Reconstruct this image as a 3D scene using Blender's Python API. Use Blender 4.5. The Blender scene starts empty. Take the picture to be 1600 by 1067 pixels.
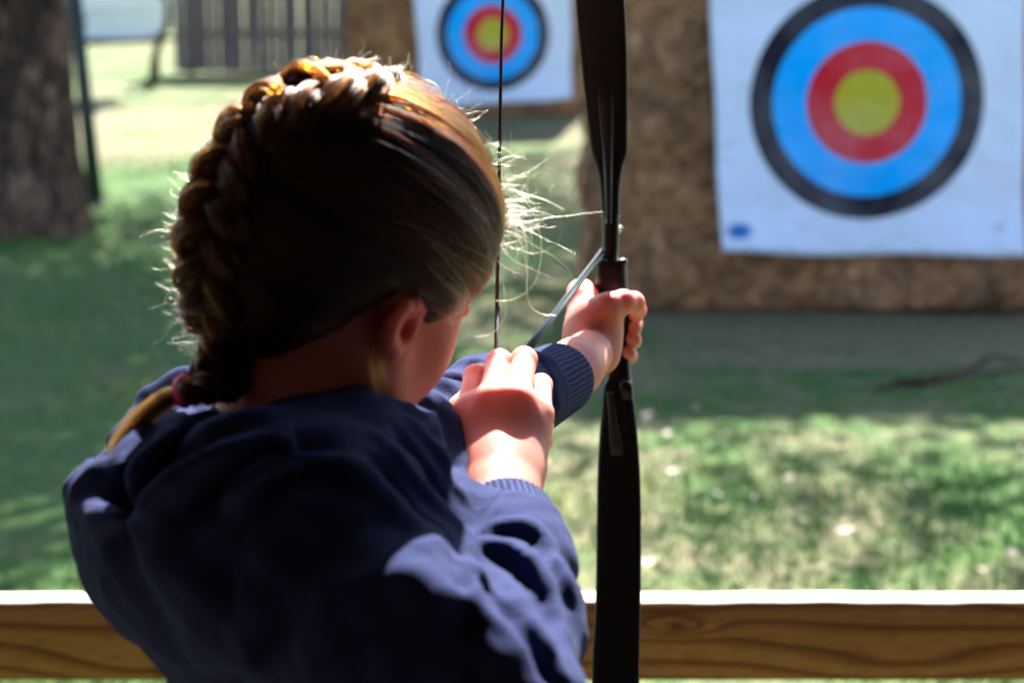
import bpy, math, random
import numpy as np
from mathutils import Vector, Matrix
R = math.radians
random.seed(7); rng = np.random.default_rng(7)

# ------------------------------------------------------------------ camera, sky, sun, exposure
sc = bpy.context.scene
F_PX = 3333.0; PITCH = R(10.77); CAM = np.array([0.0, 0.0, 1.5])
cd = bpy.data.cameras.new('camera'); cam = bpy.data.objects.new('camera', cd); sc.collection.objects.link(cam)
cam.location = CAM; cam.rotation_euler = (R(90) - PITCH, 0, 0)
cd.sensor_width = 36; cd.lens = 36 * F_PX / 1600; cd.clip_start = 0.05; cd.clip_end = 2000
cd.dof.use_dof = True; cd.dof.focus_distance = 1.52; cd.dof.aperture_fstop = 7.2
sc.camera = cam
SUN_AZ, SUN_EL = R(8), R(43)            # azimuth to the right of straight ahead (+Y)
w = bpy.data.worlds.new('World'); sc.world = w; w.use_nodes = True
nt = w.node_tree; bg = nt.nodes['Background']; sky = nt.nodes.new('ShaderNodeTexSky')
sky.sky_type = 'NISHITA'; sky.sun_disc = False; sky.sun_elevation = SUN_EL; sky.sun_rotation = SUN_AZ
nt.links.new(sky.outputs[0], bg.inputs[0]); bg.inputs[1].default_value = 0.065
sd = bpy.data.lights.new('sun', 'SUN'); sd.energy = 5.0; sd.angle = R(0.5); sd.color = (1.0, 0.95, 0.88)
so = bpy.data.objects.new('sun', sd); sc.collection.objects.link(so)
sdir = Vector((math.sin(SUN_AZ) * math.cos(SUN_EL), math.cos(SUN_AZ) * math.cos(SUN_EL), math.sin(SUN_EL)))
so.rotation_euler = sdir.to_track_quat('Z', 'Y').to_euler(); so.location = (3, 8, 12)
sc.view_settings.view_transform = 'Standard'; sc.view_settings.look = 'None'
sc.view_settings.exposure = 2.85; sc.view_settings.gamma = 1.0
sc.render.engine = 'CYCLES'; sc.cycles.use_denoising = True
sc.cycles.max_bounces = 8; sc.cycles.transparent_max_bounces = 12; sc.cycles.sample_clamp_indirect = 6

FWD = np.array([0, math.cos(PITCH), -math.sin(PITCH)]); UP = np.array([0, math.sin(PITCH), math.cos(PITCH)])
def c3(px, py, d): return np.array([(px - 800) * d / F_PX, -(py - 533.5) * d / F_PX, d])   # metres right, up, away
def toworld(V):
    V = np.asarray(V, float).reshape(-1, 3)
    return CAM + V[:, :1] * np.array([1.0, 0, 0]) + V[:, 1:2] * UP + V[:, 2:3] * FWD
def at(px, py, d): return toworld(c3(px, py, d))[0]
def ray(px, py): v = toworld(c3(px, py, 1.0))[0] - CAM; return v
def ground(px, py): v = ray(px, py); return CAM + v * (-CAM[2] / v[2])
def onY(px, py, Y): v = ray(px, py); return CAM + v * (Y / v[1])

# ------------------------------------------------------------------ object helpers
def link(o): sc.collection.objects.link(o); return o
def tag(o, label=None, cat=None, group=None, kind=None):
    for k, v in (('label', label), ('category', cat), ('group', group), ('kind', kind)):
        if v: o[k] = v
    return o
def empty(name, loc=(0, 0, 0)):
    o = link(bpy.data.objects.new(name, None)); o.location = loc; o.empty_display_size = .1; return o
def mesh(name, V, Fc, mat, parent=None, smooth=True):
    V = np.asarray(V, float)
    if parent is not None: V = V - np.array(parent.location) if parent.parent is None else V - np.array(parent.parent.location)
    m = bpy.data.meshes.new(name)
    if isinstance(Fc, np.ndarray) and Fc.ndim == 2:
        n = Fc.shape[1]
        m.vertices.add(len(V)); m.vertices.foreach_set('co', V.astype(np.float32).ravel())
        m.loops.add(Fc.size); m.loops.foreach_set('vertex_index', Fc.astype(np.int32).ravel())
        m.polygons.add(len(Fc)); m.polygons.foreach_set('loop_start', np.arange(0, Fc.size, n, dtype=np.int32))
        m.update(calc_edges=True); m.validate()
    else:
        m.from_pydata([tuple(v) for v in V], [], [tuple(f) for f in Fc]); m.update()
    if smooth: m.polygons.foreach_set('use_smooth', [True] * len(m.polygons))
    if mat: m.materials.append(mat)
    o = link(bpy.data.objects.new(name, m))
    if parent is not None: o.parent = parent
    return o
class MB:
    def __init__(s): s.V = []; s.F = []
    def add(s, V, Fc):
        k = len(s.V); s.V += [tuple(v) for v in V]; s.F += [tuple(i + k for i in f) for f in Fc]
    def box(s, lo, hi, rot=0, tilt=None):
        x0, y0, z0 = lo; x1, y1, z1 = hi
        V = [(x0, y0, z0), (x1, y0, z0), (x1, y1, z0), (x0, y1, z0), (x0, y0, z1), (x1, y0, z1), (x1, y1, z1), (x0, y1, z1)]
        if tilt: V = [tilt(v) for v in V]
        s.add(V, [(0, 3, 2, 1), (4, 5, 6, 7), (0, 1, 5, 4), (1, 2, 6, 5), (2, 3, 7, 6), (3, 0, 4, 7)])
    def tube(s, P, rad, n=10, cap=True):
        P = [Vector(p) for p in P]; rad = rad if hasattr(rad, '__len__') else [rad] * len(P)
        k0 = len(s.V); up = Vector((.13, .27, .95))
        for i, p in enumerate(P):
            t = (P[min(i + 1, len(P) - 1)] - P[max(i - 1, 0)]).normalized()
            a = t.cross(up)
            if a.length < .05: a = t.cross(Vector((1, 0, 0)))
            a.normalize(); b = t.cross(a)
            for j in range(n):
                th = 2 * math.pi * j / n; s.V.append(tuple(p + (a * math.cos(th) + b * math.sin(th)) * rad[i]))
        for i in range(len(P) - 1):
            for j in range(n):
                q = k0 + i * n; s.F.append((q + j, q + n + j, q + n + (j + 1) % n, q + (j + 1) % n))
        if cap:
            s.F.append(tuple(k0 + j for j in range(n))); s.F.append(tuple(k0 + (len(P) - 1) * n + j for j in reversed(range(n))))
    def build(s, name, mat, parent=None, smooth=False, bevel=0):
        o = mesh(name, s.V, s.F, mat, parent, smooth)
        if bevel:
            b = o.modifiers.new('bevel', 'BEVEL'); b.width = bevel; b.segments = 2; b.limit_method = 'ANGLE'
        return o

# ------------------------------------------------------------------ materials
class NT:
    def __init__(s, name):
        s.m = bpy.data.materials.new(name); s.m.use_nodes = True; s.t = s.m.node_tree; s.b = s.t.nodes['Principled BSDF']
    def n(s, t, **kw):
        o = s.t.nodes.new('ShaderNode' + t)
        for k, v in kw.items():
            if k.startswith('i_'): o.inputs[k[2:].replace('_', ' ')].default_value = v
            else: setattr(o, k, v)
        return o
    def l(s, a, b): s.t.links.new(a, b)
    def co(s, scale=(1, 1, 1), kind='Object', loc=(0, 0, 0), rot=(0, 0, 0)):
        tc = s.n('TexCoord'); mp = s.n('Mapping'); mp.inputs['Scale'].default_value = scale
        mp.inputs['Location'].default_value = loc; mp.inputs['Rotation'].default_value = rot
        s.l(tc.outputs[kind], mp.inputs[0]); return mp.outputs[0]
    def noise(s, vec, scale, detail=4, rough=.55, dist=0):
        o = s.n('TexNoise'); o.inputs['Scale'].default_value = scale; o.inputs['Detail'].default_value = detail
        o.inputs['Roughness'].default_value = rough; o.inputs['Distortion'].default_value = dist; s.l(vec, o.inputs['Vector']); return o.outputs[0]
    def ramp(s, fac, stops, interp='LINEAR'):
        o = s.n('ValToRGB'); cr = o.color_ramp; cr.interpolation = interp
        while len(cr.elements) < len(stops): cr.elements.new(.5)
        for e, (p, c) in zip(cr.elements, stops): e.position = p; e.color = (*c, 1) if hasattr(c, '__len__') else (c, c, c, 1)
        s.l(fac, o.inputs[0]); return o.outputs[0]
    def mix(s, fac, a, b, mode='MIX'):
        o = s.n('Mix', data_type='RGBA', blend_type=mode)
        for sock, v in ((o.inputs[0], fac), (o.inputs[6], a), (o.inputs[7], b)):
            if hasattr(v, 'is_output'): s.l(v, sock)
            elif hasattr(v, '__len__'): sock.default_value = (*v, 1)
            else: sock.default_value = v
        return o.outputs[2]
    def math(s, op, a, b=None, c=None):
        o = s.n('Math', operation=op)
        for i, v in enumerate((a, b, c)):
            if v is None: continue
            if hasattr(v, 'is_output'): s.l(v, o.inputs[i])
            else: o.inputs[i].default_value = v
        return o.outputs[0]
    def bump(s, h, strength=.5, dist=.01, prev=None):
        o = s.n('Bump'); o.inputs['Strength'].default_value = strength; o.inputs['Distance'].default_value = dist
        s.l(h, o.inputs['Height'])
        if prev is not None: s.l(prev, o.inputs['Normal'])
        s.l(o.outputs[0], s.b.inputs['Normal']); return o.outputs[0]
    def set(s, **kw):
        for k, v in kw.items():
            i = s.b.inputs[k.replace('_', ' ')]
            if hasattr(v, 'is_output'): s.l(v, i)
            elif hasattr(v, '__len__') and len(v) == 3 and i.type == 'RGBA': i.default_value = (*v, 1)
            else: i.default_value = v
        return s

def mat_ground():
    t = NT('ground'); g = t.co()
    big = t.noise(g, .55, 4, .6); mid = t.noise(g, 2.6, 5, .65); fine = t.noise(g, 24, 5, .7); vf = t.noise(g, 110, 3, .7)
    green = t.ramp(fine, [(.25, (.020, .085, .016)), (.5, (.060, .165, .030)), (.75, (.22, .26, .045))])
    dirt = t.ramp(fine, [(.25, (.09, .078, .048)), (.5, (.24, .21, .115)), (.8, (.46, .41, .24))])
    f = t.math('ADD', t.math('MULTIPLY', big, .55), t.math('MULTIPLY', mid, .6))
    sep = t.n('SeparateXYZ'); t.l(g, sep.inputs[0])
    # bare strip worn in front of the right-hand butt
    m1 = t.math('SMOOTH_MIN', t.math('SUBTRACT', sep.outputs[1], 7.2), t.math('SUBTRACT', 10.2, sep.outputs[1]), .4)
    m1 = t.math('MULTIPLY', t.math('MINIMUM', t.math('MAXIMUM', m1, 0), 1), t.math('MINIMUM', t.math('MAXIMUM', t.math('SUBTRACT', sep.outputs[0], .2), 0), 1))
    f = t.math('ADD', f, t.math('MULTIPLY', m1, .34))
    # a worn sandy track across the back, and greener grass to the left
    m2 = t.math('MAXIMUM', t.math('SUBTRACT', 1, t.math('ABSOLUTE', t.math('DIVIDE', t.math('SUBTRACT', sep.outputs[1], 17.2), 2.6))), 0)
    f = t.math('ADD', f, t.math('MULTIPLY', m2, .09))
    left = t.math('MINIMUM', t.math('MAXIMUM', t.math('SUBTRACT', -.2, sep.outputs[0]), 0), 1)
    near = t.math('MINIMUM', t.math('MAXIMUM', t.math('SUBTRACT', 15.0, sep.outputs[1]), 0), 1)
    f = t.math('SUBTRACT', f, t.math('MULTIPLY', t.math('MULTIPLY', left, near), .12))
    fac = t.ramp(f, [(.50, 0.0), (.66, 1.0)])
    col = t.mix(fac, green, dirt)
    col = t.mix(t.ramp(vf, [(.35, 0.0), (.7, .6)]), col, (.03, .03, .02), 'MIX')
    t.set(Base_Color=col, Roughness=.9, Specular_IOR_Level=.15); t.bump(t.math('ADD', fine, vf), .9, .03); return t.m
def mat_simple(name, col, rough=.6, var=.25, scale=20, bump=.2, dist=.003, metallic=0, **kw):
    t = NT(name); g = t.co(); n = t.noise(g, scale, 5, .6)
    a = tuple(c * (1 - var) for c in col); b = tuple(min(1, c * (1 + var)) for c in col)
    t.set(Base_Color=t.ramp(n, [(.3, a), (.7, b)]), Roughness=rough, Metallic=metallic, **kw)
    if bump: t.bump(n, bump, dist)
    return t.m
def mat_straw(name):
    t = NT(name); g = t.co((1, 1, .8)); n = t.noise(g, 17, 7, .8, .8); v = t.n('TexVoronoi'); v.inputs['Scale'].default_value = 48; t.l(g, v.inputs['Vector'])
    b = t.noise(t.co((1, 1, 1)), 2.4, 3)
    col = t.ramp(n, [(.30, (.025, .013, .007)), (.45, (.18, .09, .045)), (.57, (.36, .20, .105)), (.72, (.64, .43, .25))])
    col = t.mix(t.ramp(b, [(.35, 0.0), (.75, .4)]), col, (.15, .11, .10))
    bl = t.noise(t.co((1, 1, .6)), 7, 4, .7); col = t.mix(1.0, col, t.ramp(bl, [(.3, (.55, .52, .50)), (.6, (1.6, 1.42, 1.28))]), 'MULTIPLY')
    t.set(Base_Color=col, Roughness=.9, Specular_IOR_Level=.1); t.bump(t.math('ADD', n, v.outputs[0]), 1.0, .02); return t.m
def mat_bark():
    t = NT('bark'); g = t.co((1, 1, .35)); n = t.noise(g, 9, 6, .7, .5); v = t.n('TexVoronoi', feature='DISTANCE_TO_EDGE'); v.inputs['Scale'].default_value = 14; t.l(t.co((1, 1, .4)), v.inputs['Vector'])
    col = t.ramp(n, [(.32, (.020, .013, .012)), (.47, (.085, .052, .038)), (.58, (.20, .12, .085)), (.70, (.44, .28, .20))])
    col = t.mix(t.ramp(v.outputs[0], [(0, .8), (.12, 0.0)]), col, (.02, .016, .016))
    t.set(Base_Color=col, Roughness=.95, Specular_IOR_Level=.1); t.bump(t.math('ADD', n, v.outputs[0]), 1, .07); return t.m
def mat_pine():
    """treated pine: long wavy growth lines bending round a few knots"""
    t = NT('treated_pine'); g = t.co(); sep = t.n('SeparateXYZ'); t.l(g, sep.inputs[0]); x, z = sep.outputs[0], sep.outputs[2]
    w = t.noise(t.co((.9, .9, 5.0)), 1.4, 2, .5, .2)
    ph = t.math('ADD', t.math('MULTIPLY', z, 85), t.math('MULTIPLY', w, 6.0))
    knot = None
    for (kx, kz, s, a) in ((.186, .018, .020, 3.2), (.45, -.030, .075, 2.3), (-.43, -.036, .06, 2.4), (-.9, .02, .04, 2), (.95, .01, .05, 2)):
        dx = t.math('DIVIDE', t.math('SUBTRACT', x, kx), s * 2.2); dz = t.math('DIVIDE', t.math('SUBTRACT', z, kz), s * .55)
        r2 = t.math('ADD', t.math('MULTIPLY', dx, dx), t.math('MULTIPLY', dz, dz))
        e = t.math('MULTIPLY', t.math('EXPONENT', t.math('MULTIPLY', r2, -1)), a)
        ph = t.math('ADD', ph, e)
    for (kx, kz) in ((.19, .018), (-.405, -.036)):
        dx = t.math('DIVIDE', t.math('SUBTRACT', x, kx), .011); dz = t.math('DIVIDE', t.math('SUBTRACT', z, kz), .0065)
        q = t.math('EXPONENT', t.math('MULTIPLY', t.math('ADD', t.math('MULTIPLY', dx, dx), t.math('MULTIPLY', dz, dz)), -1))
        knot = q if knot is None else t.math('ADD', knot, q)
    s1 = t.math('FRACT', t.math('MULTIPLY', ph, .62))
    fib = t.noise(t.co((12, 12, 230)), 3, 3, .7); spk = t.noise(t.co((30, 30, 130)), 3, 3, .7)
    col = t.ramp(s1, [(0, (.50, .235, .095)), (.45, (.53, .26, .105)), (.72, (.33, .13, .048)), (.88, (.14, .042, .018)), (1, (.45, .195, .075))])
    col = t.mix(t.ramp(fib, [(.35, .75), (.7, 0.0)]), col, (.15, .065, .02))
    col = t.mix(t.ramp(spk, [(.58, 0.0), (.8, .3)]), col, (.45, .29, .12))
    col = t.mix(t.math('MULTIPLY', t.math('MINIMUM', knot, 1), .8), col, (.11, .03, .012))
    ge = t.n('NewGeometry'); sn = t.n('SeparateXYZ'); t.l(ge.outputs['Normal'], sn.inputs[0])     # upward faces coloured paler, painting in the sun on top
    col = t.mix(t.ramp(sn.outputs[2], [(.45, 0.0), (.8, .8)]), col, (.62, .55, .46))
    t.set(Base_Color=col, Roughness=.75, Specular_IOR_Level=.25); t.bump(fib, .25, .002); return t.m
def mat_cloth():
    t = NT('navy_fleece'); g = t.co(); n = t.noise(g, 620, 4, .8); n2 = t.noise(g, 160, 4, .6); n3 = t.noise(g, 22, 3)
    t.set(Base_Color=t.ramp(n, [(.3, (.012, .016, .050)), (.75, (.031, .041, .110))]), Roughness=1.0, Specular_IOR_Level=.05,
          Sheen_Weight=.03, Sheen_Roughness=.4, Sheen_Tint=(.45, .55, 1.0))
    b = t.bump(n3, .12, .006); b = t.bump(n2, .35, .0015, b); t.bump(n, .35, .0007, b); return t.m
def mat_rib():
    t = NT('ribbed_cuff'); g = t.co(kind='UV'); wv = t.n('TexWave'); wv.inputs['Scale'].default_value = 14.0; wv.inputs['Distortion'].default_value = 1.2; t.l(g, wv.inputs['Vector'])
    n = t.noise(t.co(), 800, 3, .7)
    t.set(Base_Color=t.ramp(wv.outputs[1], [(.2, (.013, .017, .050)), (.8, (.042, .054, .135))]), Roughness=1.0, Specular_IOR_Level=.05,
          Sheen_Weight=.04, Sheen_Roughness=.5, Sheen_Tint=(.5, .6, 1.0))
    b = t.bump(wv.outputs[1], .45, .0012); t.bump(n, .5, .0008, b); return t.m
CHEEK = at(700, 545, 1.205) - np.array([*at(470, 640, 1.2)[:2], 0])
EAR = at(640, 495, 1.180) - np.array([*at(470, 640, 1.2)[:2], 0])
def mat_skin():
    t = NT('skin'); g = t.co(); n = t.noise(g, 28, 4, .6); f = t.noise(g, 700, 3, .6)
    col = t.ramp(n, [(.3, (.63, .215, .165)), (.7, (.73, .27, .21))])
    d = t.n('VectorMath', operation='DISTANCE'); t.l(g, d.inputs[0]); d.inputs[1].default_value = CHEEK          # skin redder round the cheek
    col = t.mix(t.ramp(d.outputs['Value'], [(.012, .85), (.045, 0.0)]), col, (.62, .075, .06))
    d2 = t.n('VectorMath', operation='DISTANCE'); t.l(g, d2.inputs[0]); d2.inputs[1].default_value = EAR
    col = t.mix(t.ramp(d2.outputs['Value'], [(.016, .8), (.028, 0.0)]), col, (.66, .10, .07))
    t.set(Base_Color=col, Roughness=.5, Specular_IOR_Level=.22,
          Subsurface_Weight=.6, Subsurface_Radius=(1.0, .32, .2), Subsurface_Scale=.012)
    t.bump(f, .15, .0006); return t.m
def mat_hair(name, mel, red, rough=.28, ior=1.55):
    m = bpy.data.materials.new(name); m.use_nodes = True; t = m.node_tree
    t.nodes.remove(t.nodes['Principled BSDF']); h = t.nodes.new('ShaderNodeBsdfHairPrincipled')
    h.parametrization = 'MELANIN'
    h.inputs['Melanin'].default_value = mel; h.inputs['Melanin Redness'].default_value = red
    h.inputs['Roughness'].default_value = rough; h.inputs['Radial Roughness'].default_value = .35
    h.inputs['IOR'].default_value = ior; h.inputs['Random Color'].default_value = .35; h.inputs['Coat'].default_value = .2 if 'Coat' in h.inputs else 0
    t.links.new(h.outputs[0], t.nodes['Material Output'].inputs[0]); return m

M = dict(
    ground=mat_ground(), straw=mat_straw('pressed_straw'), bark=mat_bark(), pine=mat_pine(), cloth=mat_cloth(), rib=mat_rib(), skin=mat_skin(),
    hair=mat_hair('brown_hair', .76, 1.0, .34, 1.45), hair_dark=mat_hair('dark_brown_hair', .90, 1.0, .30, 1.38), hair_light=mat_hair('light_brown_hair', .50, 1.0, .34, 1.5), loose=mat_hair('fine_blond_brown_hair', .13, .4, .4), tail=mat_hair('golden_hair', .40, .9),  # tail: a paler golden brown for the ponytail
    scalp=mat_simple('hair_base', (.014, .006, .004), .75, .5, 60, .6, .002),
    bow=mat_simple('black_lacquer', (.004, .004, .004), .4, .3, 40, .04, .0005, Specular_IOR_Level=.3),
    limb=mat_simple('limb_face', (.006, .004, .0045), .45, .4, 9, .03, .0005, Specular_IOR_Level=.25),
    red=mat_simple('dark_red_wood', (.006, .0025, .0025), .5, .4, 30, .05, .0005),
    steel=mat_simple('aluminium_shaft', (.045, .055, .06), .3, .15, 60, .05, .0005, metallic=.3),
    string=mat_simple('bowstring', (.02, .008, .012), .6, .4, 300, .3, .001),
    grey=mat_simple('grey_plate', (.009, .008, .008), .5), pink=mat_simple('pink_elastic', (.95, .04, .24), .6, .2, 200),
    fence=mat_simple('weathered_paling', (.105, .082, .082), .9, .35, 12, .4, .006), dark=mat_simple('dark_green_post', (.008, .02, .018), .6),
    white=mat_simple('white_paint', (.75, .77, .76), .35, .04, 2, 0), glass=mat_simple('dark_glass', (.03, .04, .045), .1, .1, 3, 0),
    rubber=mat_simple('tyre_rubber', (.02, .02, .022), .8), jeans=mat_simple('blue_denim', (.03, .05, .12), .9, .3, 300),
    leaf=mat_simple('leaf', (.05, .10, .03), .6, .5, 3, 0), litter=mat_simple('dry_leaf', (.33, .27, .20), .8, .3, 8, .2, .002),
    eye=mat_simple('eye_white', (.75, .72, .7), .2, .05, 50, 0), deck=mat_simple('bare_deck_boards', (.10, .075, .06), .8, .2, 8, .3, .004), timber=mat_simple('dark_stained_timber', (.14, .095, .07), .8, .4, 8, .3, .004),
)

# ------------------------------------------------------------------ setting
def build_ground():
    n = 120; xs = np.concatenate([[-600, -100], np.linspace(-14, 14, n), [100, 600]]); ys = np.concatenate([[-600, -60], np.linspace(-6, 46, 200), [150, 1200]])
    X, Y = np.meshgrid(xs, ys, indexing='ij'); near = (np.abs(X) < 13) & (Y > -5) & (Y < 45)
    Z = np.where(near, .012 * np.sin(X * 2.1 + Y * .8) + .015 * np.sin(X * .9 - Y * 1.7) + .006 * np.sin(X * 5 + Y * 6), 0)
    V = np.stack([X, Y, Z], -1).reshape(-1, 3); a = np.arange(len(xs) * len(ys)).reshape(len(xs), len(ys))
    Fc = np.stack([a[:-1, :-1], a[1:, :-1], a[1:, 1:], a[:-1, 1:]], -1).reshape(-1, 4)
    tag(mesh('ground', V, Fc, M['ground']), kind='structure')
build_ground()
def sample_view(n, y0, y1, pad=.35):
    Y = y0 + (y1 - y0) * rng.random(n) ** 1.4; X = (rng.random(n) * 2 - 1) * (Y * .25 + pad); return X, Y
def build_grass():
    t = NT('grass_blade'); g = t.co(); n = t.noise(g, 1.4, 4); f = t.noise(g, 60, 2)
    a = t.ramp(n, [(.3, (.022, .12, .02)), (.52, (.065, .18, .03)), (.68, (.30, .29, .08))])
    t.set(Base_Color=t.mix(t.ramp(f, [(.4, 0.0), (.7, .5)]), a, (.2, .24, .07)), Roughness=.6, Subsurface_Weight=0.0); t.b.inputs['Specular IOR Level'].default_value = .2
    X, Y = sample_view(90000, 4.0, 24)
    clump = np.sin(X * 1.9 + 1.3 * np.sin(Y * 1.1)) + np.sin(Y * 2.3 + 1.7 * np.sin(X * 1.6)) + .8 * np.sin(X * 5.1 + Y * 3.7)
    worn = ((Y > 7.35 + .15 * np.sin(X * 5)) & (Y < 10) & (X > .35)) * 5 + (np.abs(Y - 17.2) < 2) * 1.0
    k = clump + rng.normal(0, .9, len(X)) > (worn - .1); X, Y = X[k], Y[k]; n = len(X)
    hgt = .02 + .03 * rng.random(n) ** 2; wd = .003 + .002 * rng.random(n); th = rng.random(n) * 2 * math.pi; ln = rng.normal(0, .5, (n, 2)) * hgt[:, None]
    B = np.stack([X, Y, np.zeros(n)], -1); D = np.stack([np.cos(th), np.sin(th), 0 * th], -1) * wd[:, None]
    V = np.stack([B - D, B + D, B + np.concatenate([ln, hgt[:, None]], 1)], 1).reshape(-1, 3)
    tag(mesh('grass', V, np.arange(3 * n).reshape(-1, 3), t.m), 'short patchy green grass of the archery field', 'grass', kind='stuff')
build_grass()
def build_litter():
    mb = MB(); spots = [(1015, 672), (1040, 690), (1082, 652), (1050, 749), (1085, 780), (1128, 788), (1012, 893), (1036, 808), (1318, 843), (1365, 848), (1008, 660), (1230, 760), (860, 735), (1585, 880)]
    P = [ground(*s) for s in spots]; X, Y = sample_view(260, 4.2, 16); P += [np.array([x, y, 0]) for x, y in zip(X, Y)]
    for i, p in enumerate(P):
        s = .022 if i < 14 else random.uniform(.005, .014); a = random.random() * 6.28; ca, sa = math.cos(a), math.sin(a); h = s * .5
        V = [(p[0] + ca * u * s - sa * v * s * .5, p[1] + sa * u * s + ca * v * s * .5, .022 + h * abs(u) ** 1.5 + .2 * h * v) for u in (-1, -.4, .4, 1) for v in (-1, 1)]
        mb.add(V, [(0, 2, 3, 1), (2, 4, 5, 3), (4, 6, 7, 5)])
    o = mb.build('leaf_litter', M['litter'], smooth=True); tag(o, 'scattered pale dry leaves lying on the grass', 'leaf litter', kind='stuff')
build_litter()

def butt(name, x0, x1, Yf, top, deep, label, seed):
    """archery butt of pressed straw: slightly bowed courses, ragged edge, straw ends"""
    r = np.random.default_rng(seed); root = empty(name, ((x0 + x1) / 2, Yf + deep / 2, 0)); tag(root, label, 'archery butt', 'straw butts behind the target faces')
    nx, nz = int((x1 - x0) / .03), int(top / .03); V = []; Fc = []
    u = np.linspace(x0, x1, nx); v = np.linspace(0.0, top, nz); U, Z = np.meshgrid(u, v, indexing='ij')
    def rel(U, Z): return .012 * np.sin(U * 9 + seed) * np.sin(Z * 13) + .02 * np.abs(np.sin(Z * 3.14 / .28)) + r.normal(0, .006, U.shape)
    fr = np.stack([U, Yf - rel(U, Z), Z], -1); bk = np.stack([U, Yf + deep + rel(U, Z), Z], -1)
    edge = .018 * np.sin(v * 17 + seed) + r.normal(0, .006, nz); fr[0, :, 0] += edge; bk[0, :, 0] += edge; fr[-1, :, 0] += edge; bk[-1, :, 0] += edge
    a = np.arange(nx * nz).reshape(nx, nz); b = a + nx * nz
    q = lambda A, B: np.stack([A[:-1], A[1:], B[1:], B[:-1]], -1)
    F = [np.stack([a[:-1, :-1], a[1:, :-1], a[1:, 1:], a[:-1, 1:]], -1).reshape(-1, 4), np.stack([b[:-1, :-1], b[:-1, 1:], b[1:, 1:], b[1:, :-1]], -1).reshape(-1, 4), q(b[0], a[0]), q(a[-1], b[-1]), q(a[:, -1], b[:, -1]), q(b[:, 0], a[:, 0])]
    mesh('straw_block', np.concatenate([fr.reshape(-1, 3), bk.reshape(-1, 3)]), np.concatenate(F), M['straw'], root)
    n = 9000; X = r.uniform(x0, x1, n); Z = r.uniform(0, top, n); L = r.uniform(.008, .028, n); d = r.normal(0, 1, (n, 3)); d[:, 1] = -np.abs(d[:, 1]) * .5; d /= np.linalg.norm(d, axis=1)[:, None]
    B = np.stack([X, np.full(n, Yf - .005), Z], -1); s = np.cross(d, r.normal(0, 1, (n, 3))); s *= .0022 / np.linalg.norm(s, axis=1)[:, None]
    V = np.stack([B - s, B + s, B + s + d * L[:, None], B - s + d * L[:, None]], 1).reshape(-1, 3); V[:, 1] = np.minimum(V[:, 1], Yf + .01)
    st = NT('straw_ends' + str(seed)); nn = st.noise(st.co(), 40, 2); st.set(Base_Color=st.ramp(nn, [(.35, (.12, .08, .05)), (.7, (.5, .38, .24))]), Roughness=.8)
    o = mesh('straw_ends', V, np.arange(4 * n).reshape(-1, 4), st.m, root); o['kind'] = 'stuff'
    return root
g1 = ground(1200, 484)[1]; g2 = ground(760, 186)[1]
b1 = butt('archery_butt', onY(914, 400, g1)[0], onY(1720, 400, g1)[0], g1, 1.95, .75, 'wide brown straw butt behind the large near target face', 3)
b2 = butt('archery_butt', onY(541, 100, g2)[0], onY(912, 100, g2)[0], g2, 1.95, .6, 'distant brown straw butt behind the small far target face', 5)

def mat_face(name, blot):
    t = NT(name); g = t.co(); sep = t.n('SeparateXYZ'); t.l(g, sep.inputs[0])
    x, z = sep.outputs[0], sep.outputs[2]
    r = t.math('SQRT', t.math('ADD', t.math('MULTIPLY', x, x), t.math('MULTIPLY', z, z)))
    wht, blk, blu, red, yel = (.62, .70, .93), (.020, .018, .034), (.001, .37, 1.0), (.55, .018, .035), (.44, .38, .02)
    ln = (.015, .015, .02)
    st = [(0, yel), (.1255, red), (.2395, blu), (.375, (.012, .012, .02)), (.390, blk), (.452, (.015, .015, .02)), (.468, wht)]
    col = t.ramp(r, st, 'CONSTANT')
    n = t.noise(g, 3, 4); col = t.mix(t.ramp(n, [(.4, 0.0), (.8, .22)]), col, (.55, .55, .62))
    sp = t.n('TexVoronoi'); sp.inputs['Scale'].default_value = 11; t.l(g, sp.inputs['Vector'])
    col = t.mix(t.math('MULTIPLY', t.math('LESS_THAN', sp.outputs[0], .07), .35), col, (.05, .05, .05))    # arrow holes
    for (bx, bz, sx, sz, bc, op) in blot:
        e = t.math('ADD', t.math('POWER', t.math('ABSOLUTE', t.math('DIVIDE', t.math('SUBTRACT', x, bx), sx)), 2), t.math('POWER', t.math('ABSOLUTE', t.math('DIVIDE', t.math('SUBTRACT', z, bz), sz)), 2))
        col = t.mix(t.math('MULTIPLY', t.ramp(e, [(.3, 1.0), (1.0, 0.0)]), op), col, bc)
    t.set(Base_Color=col, Roughness=.8, Specular_IOR_Level=.05); cr = t.noise(g, 6, 3, .5, 1.0); t.bump(cr, .6, .05); return t.m
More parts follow.
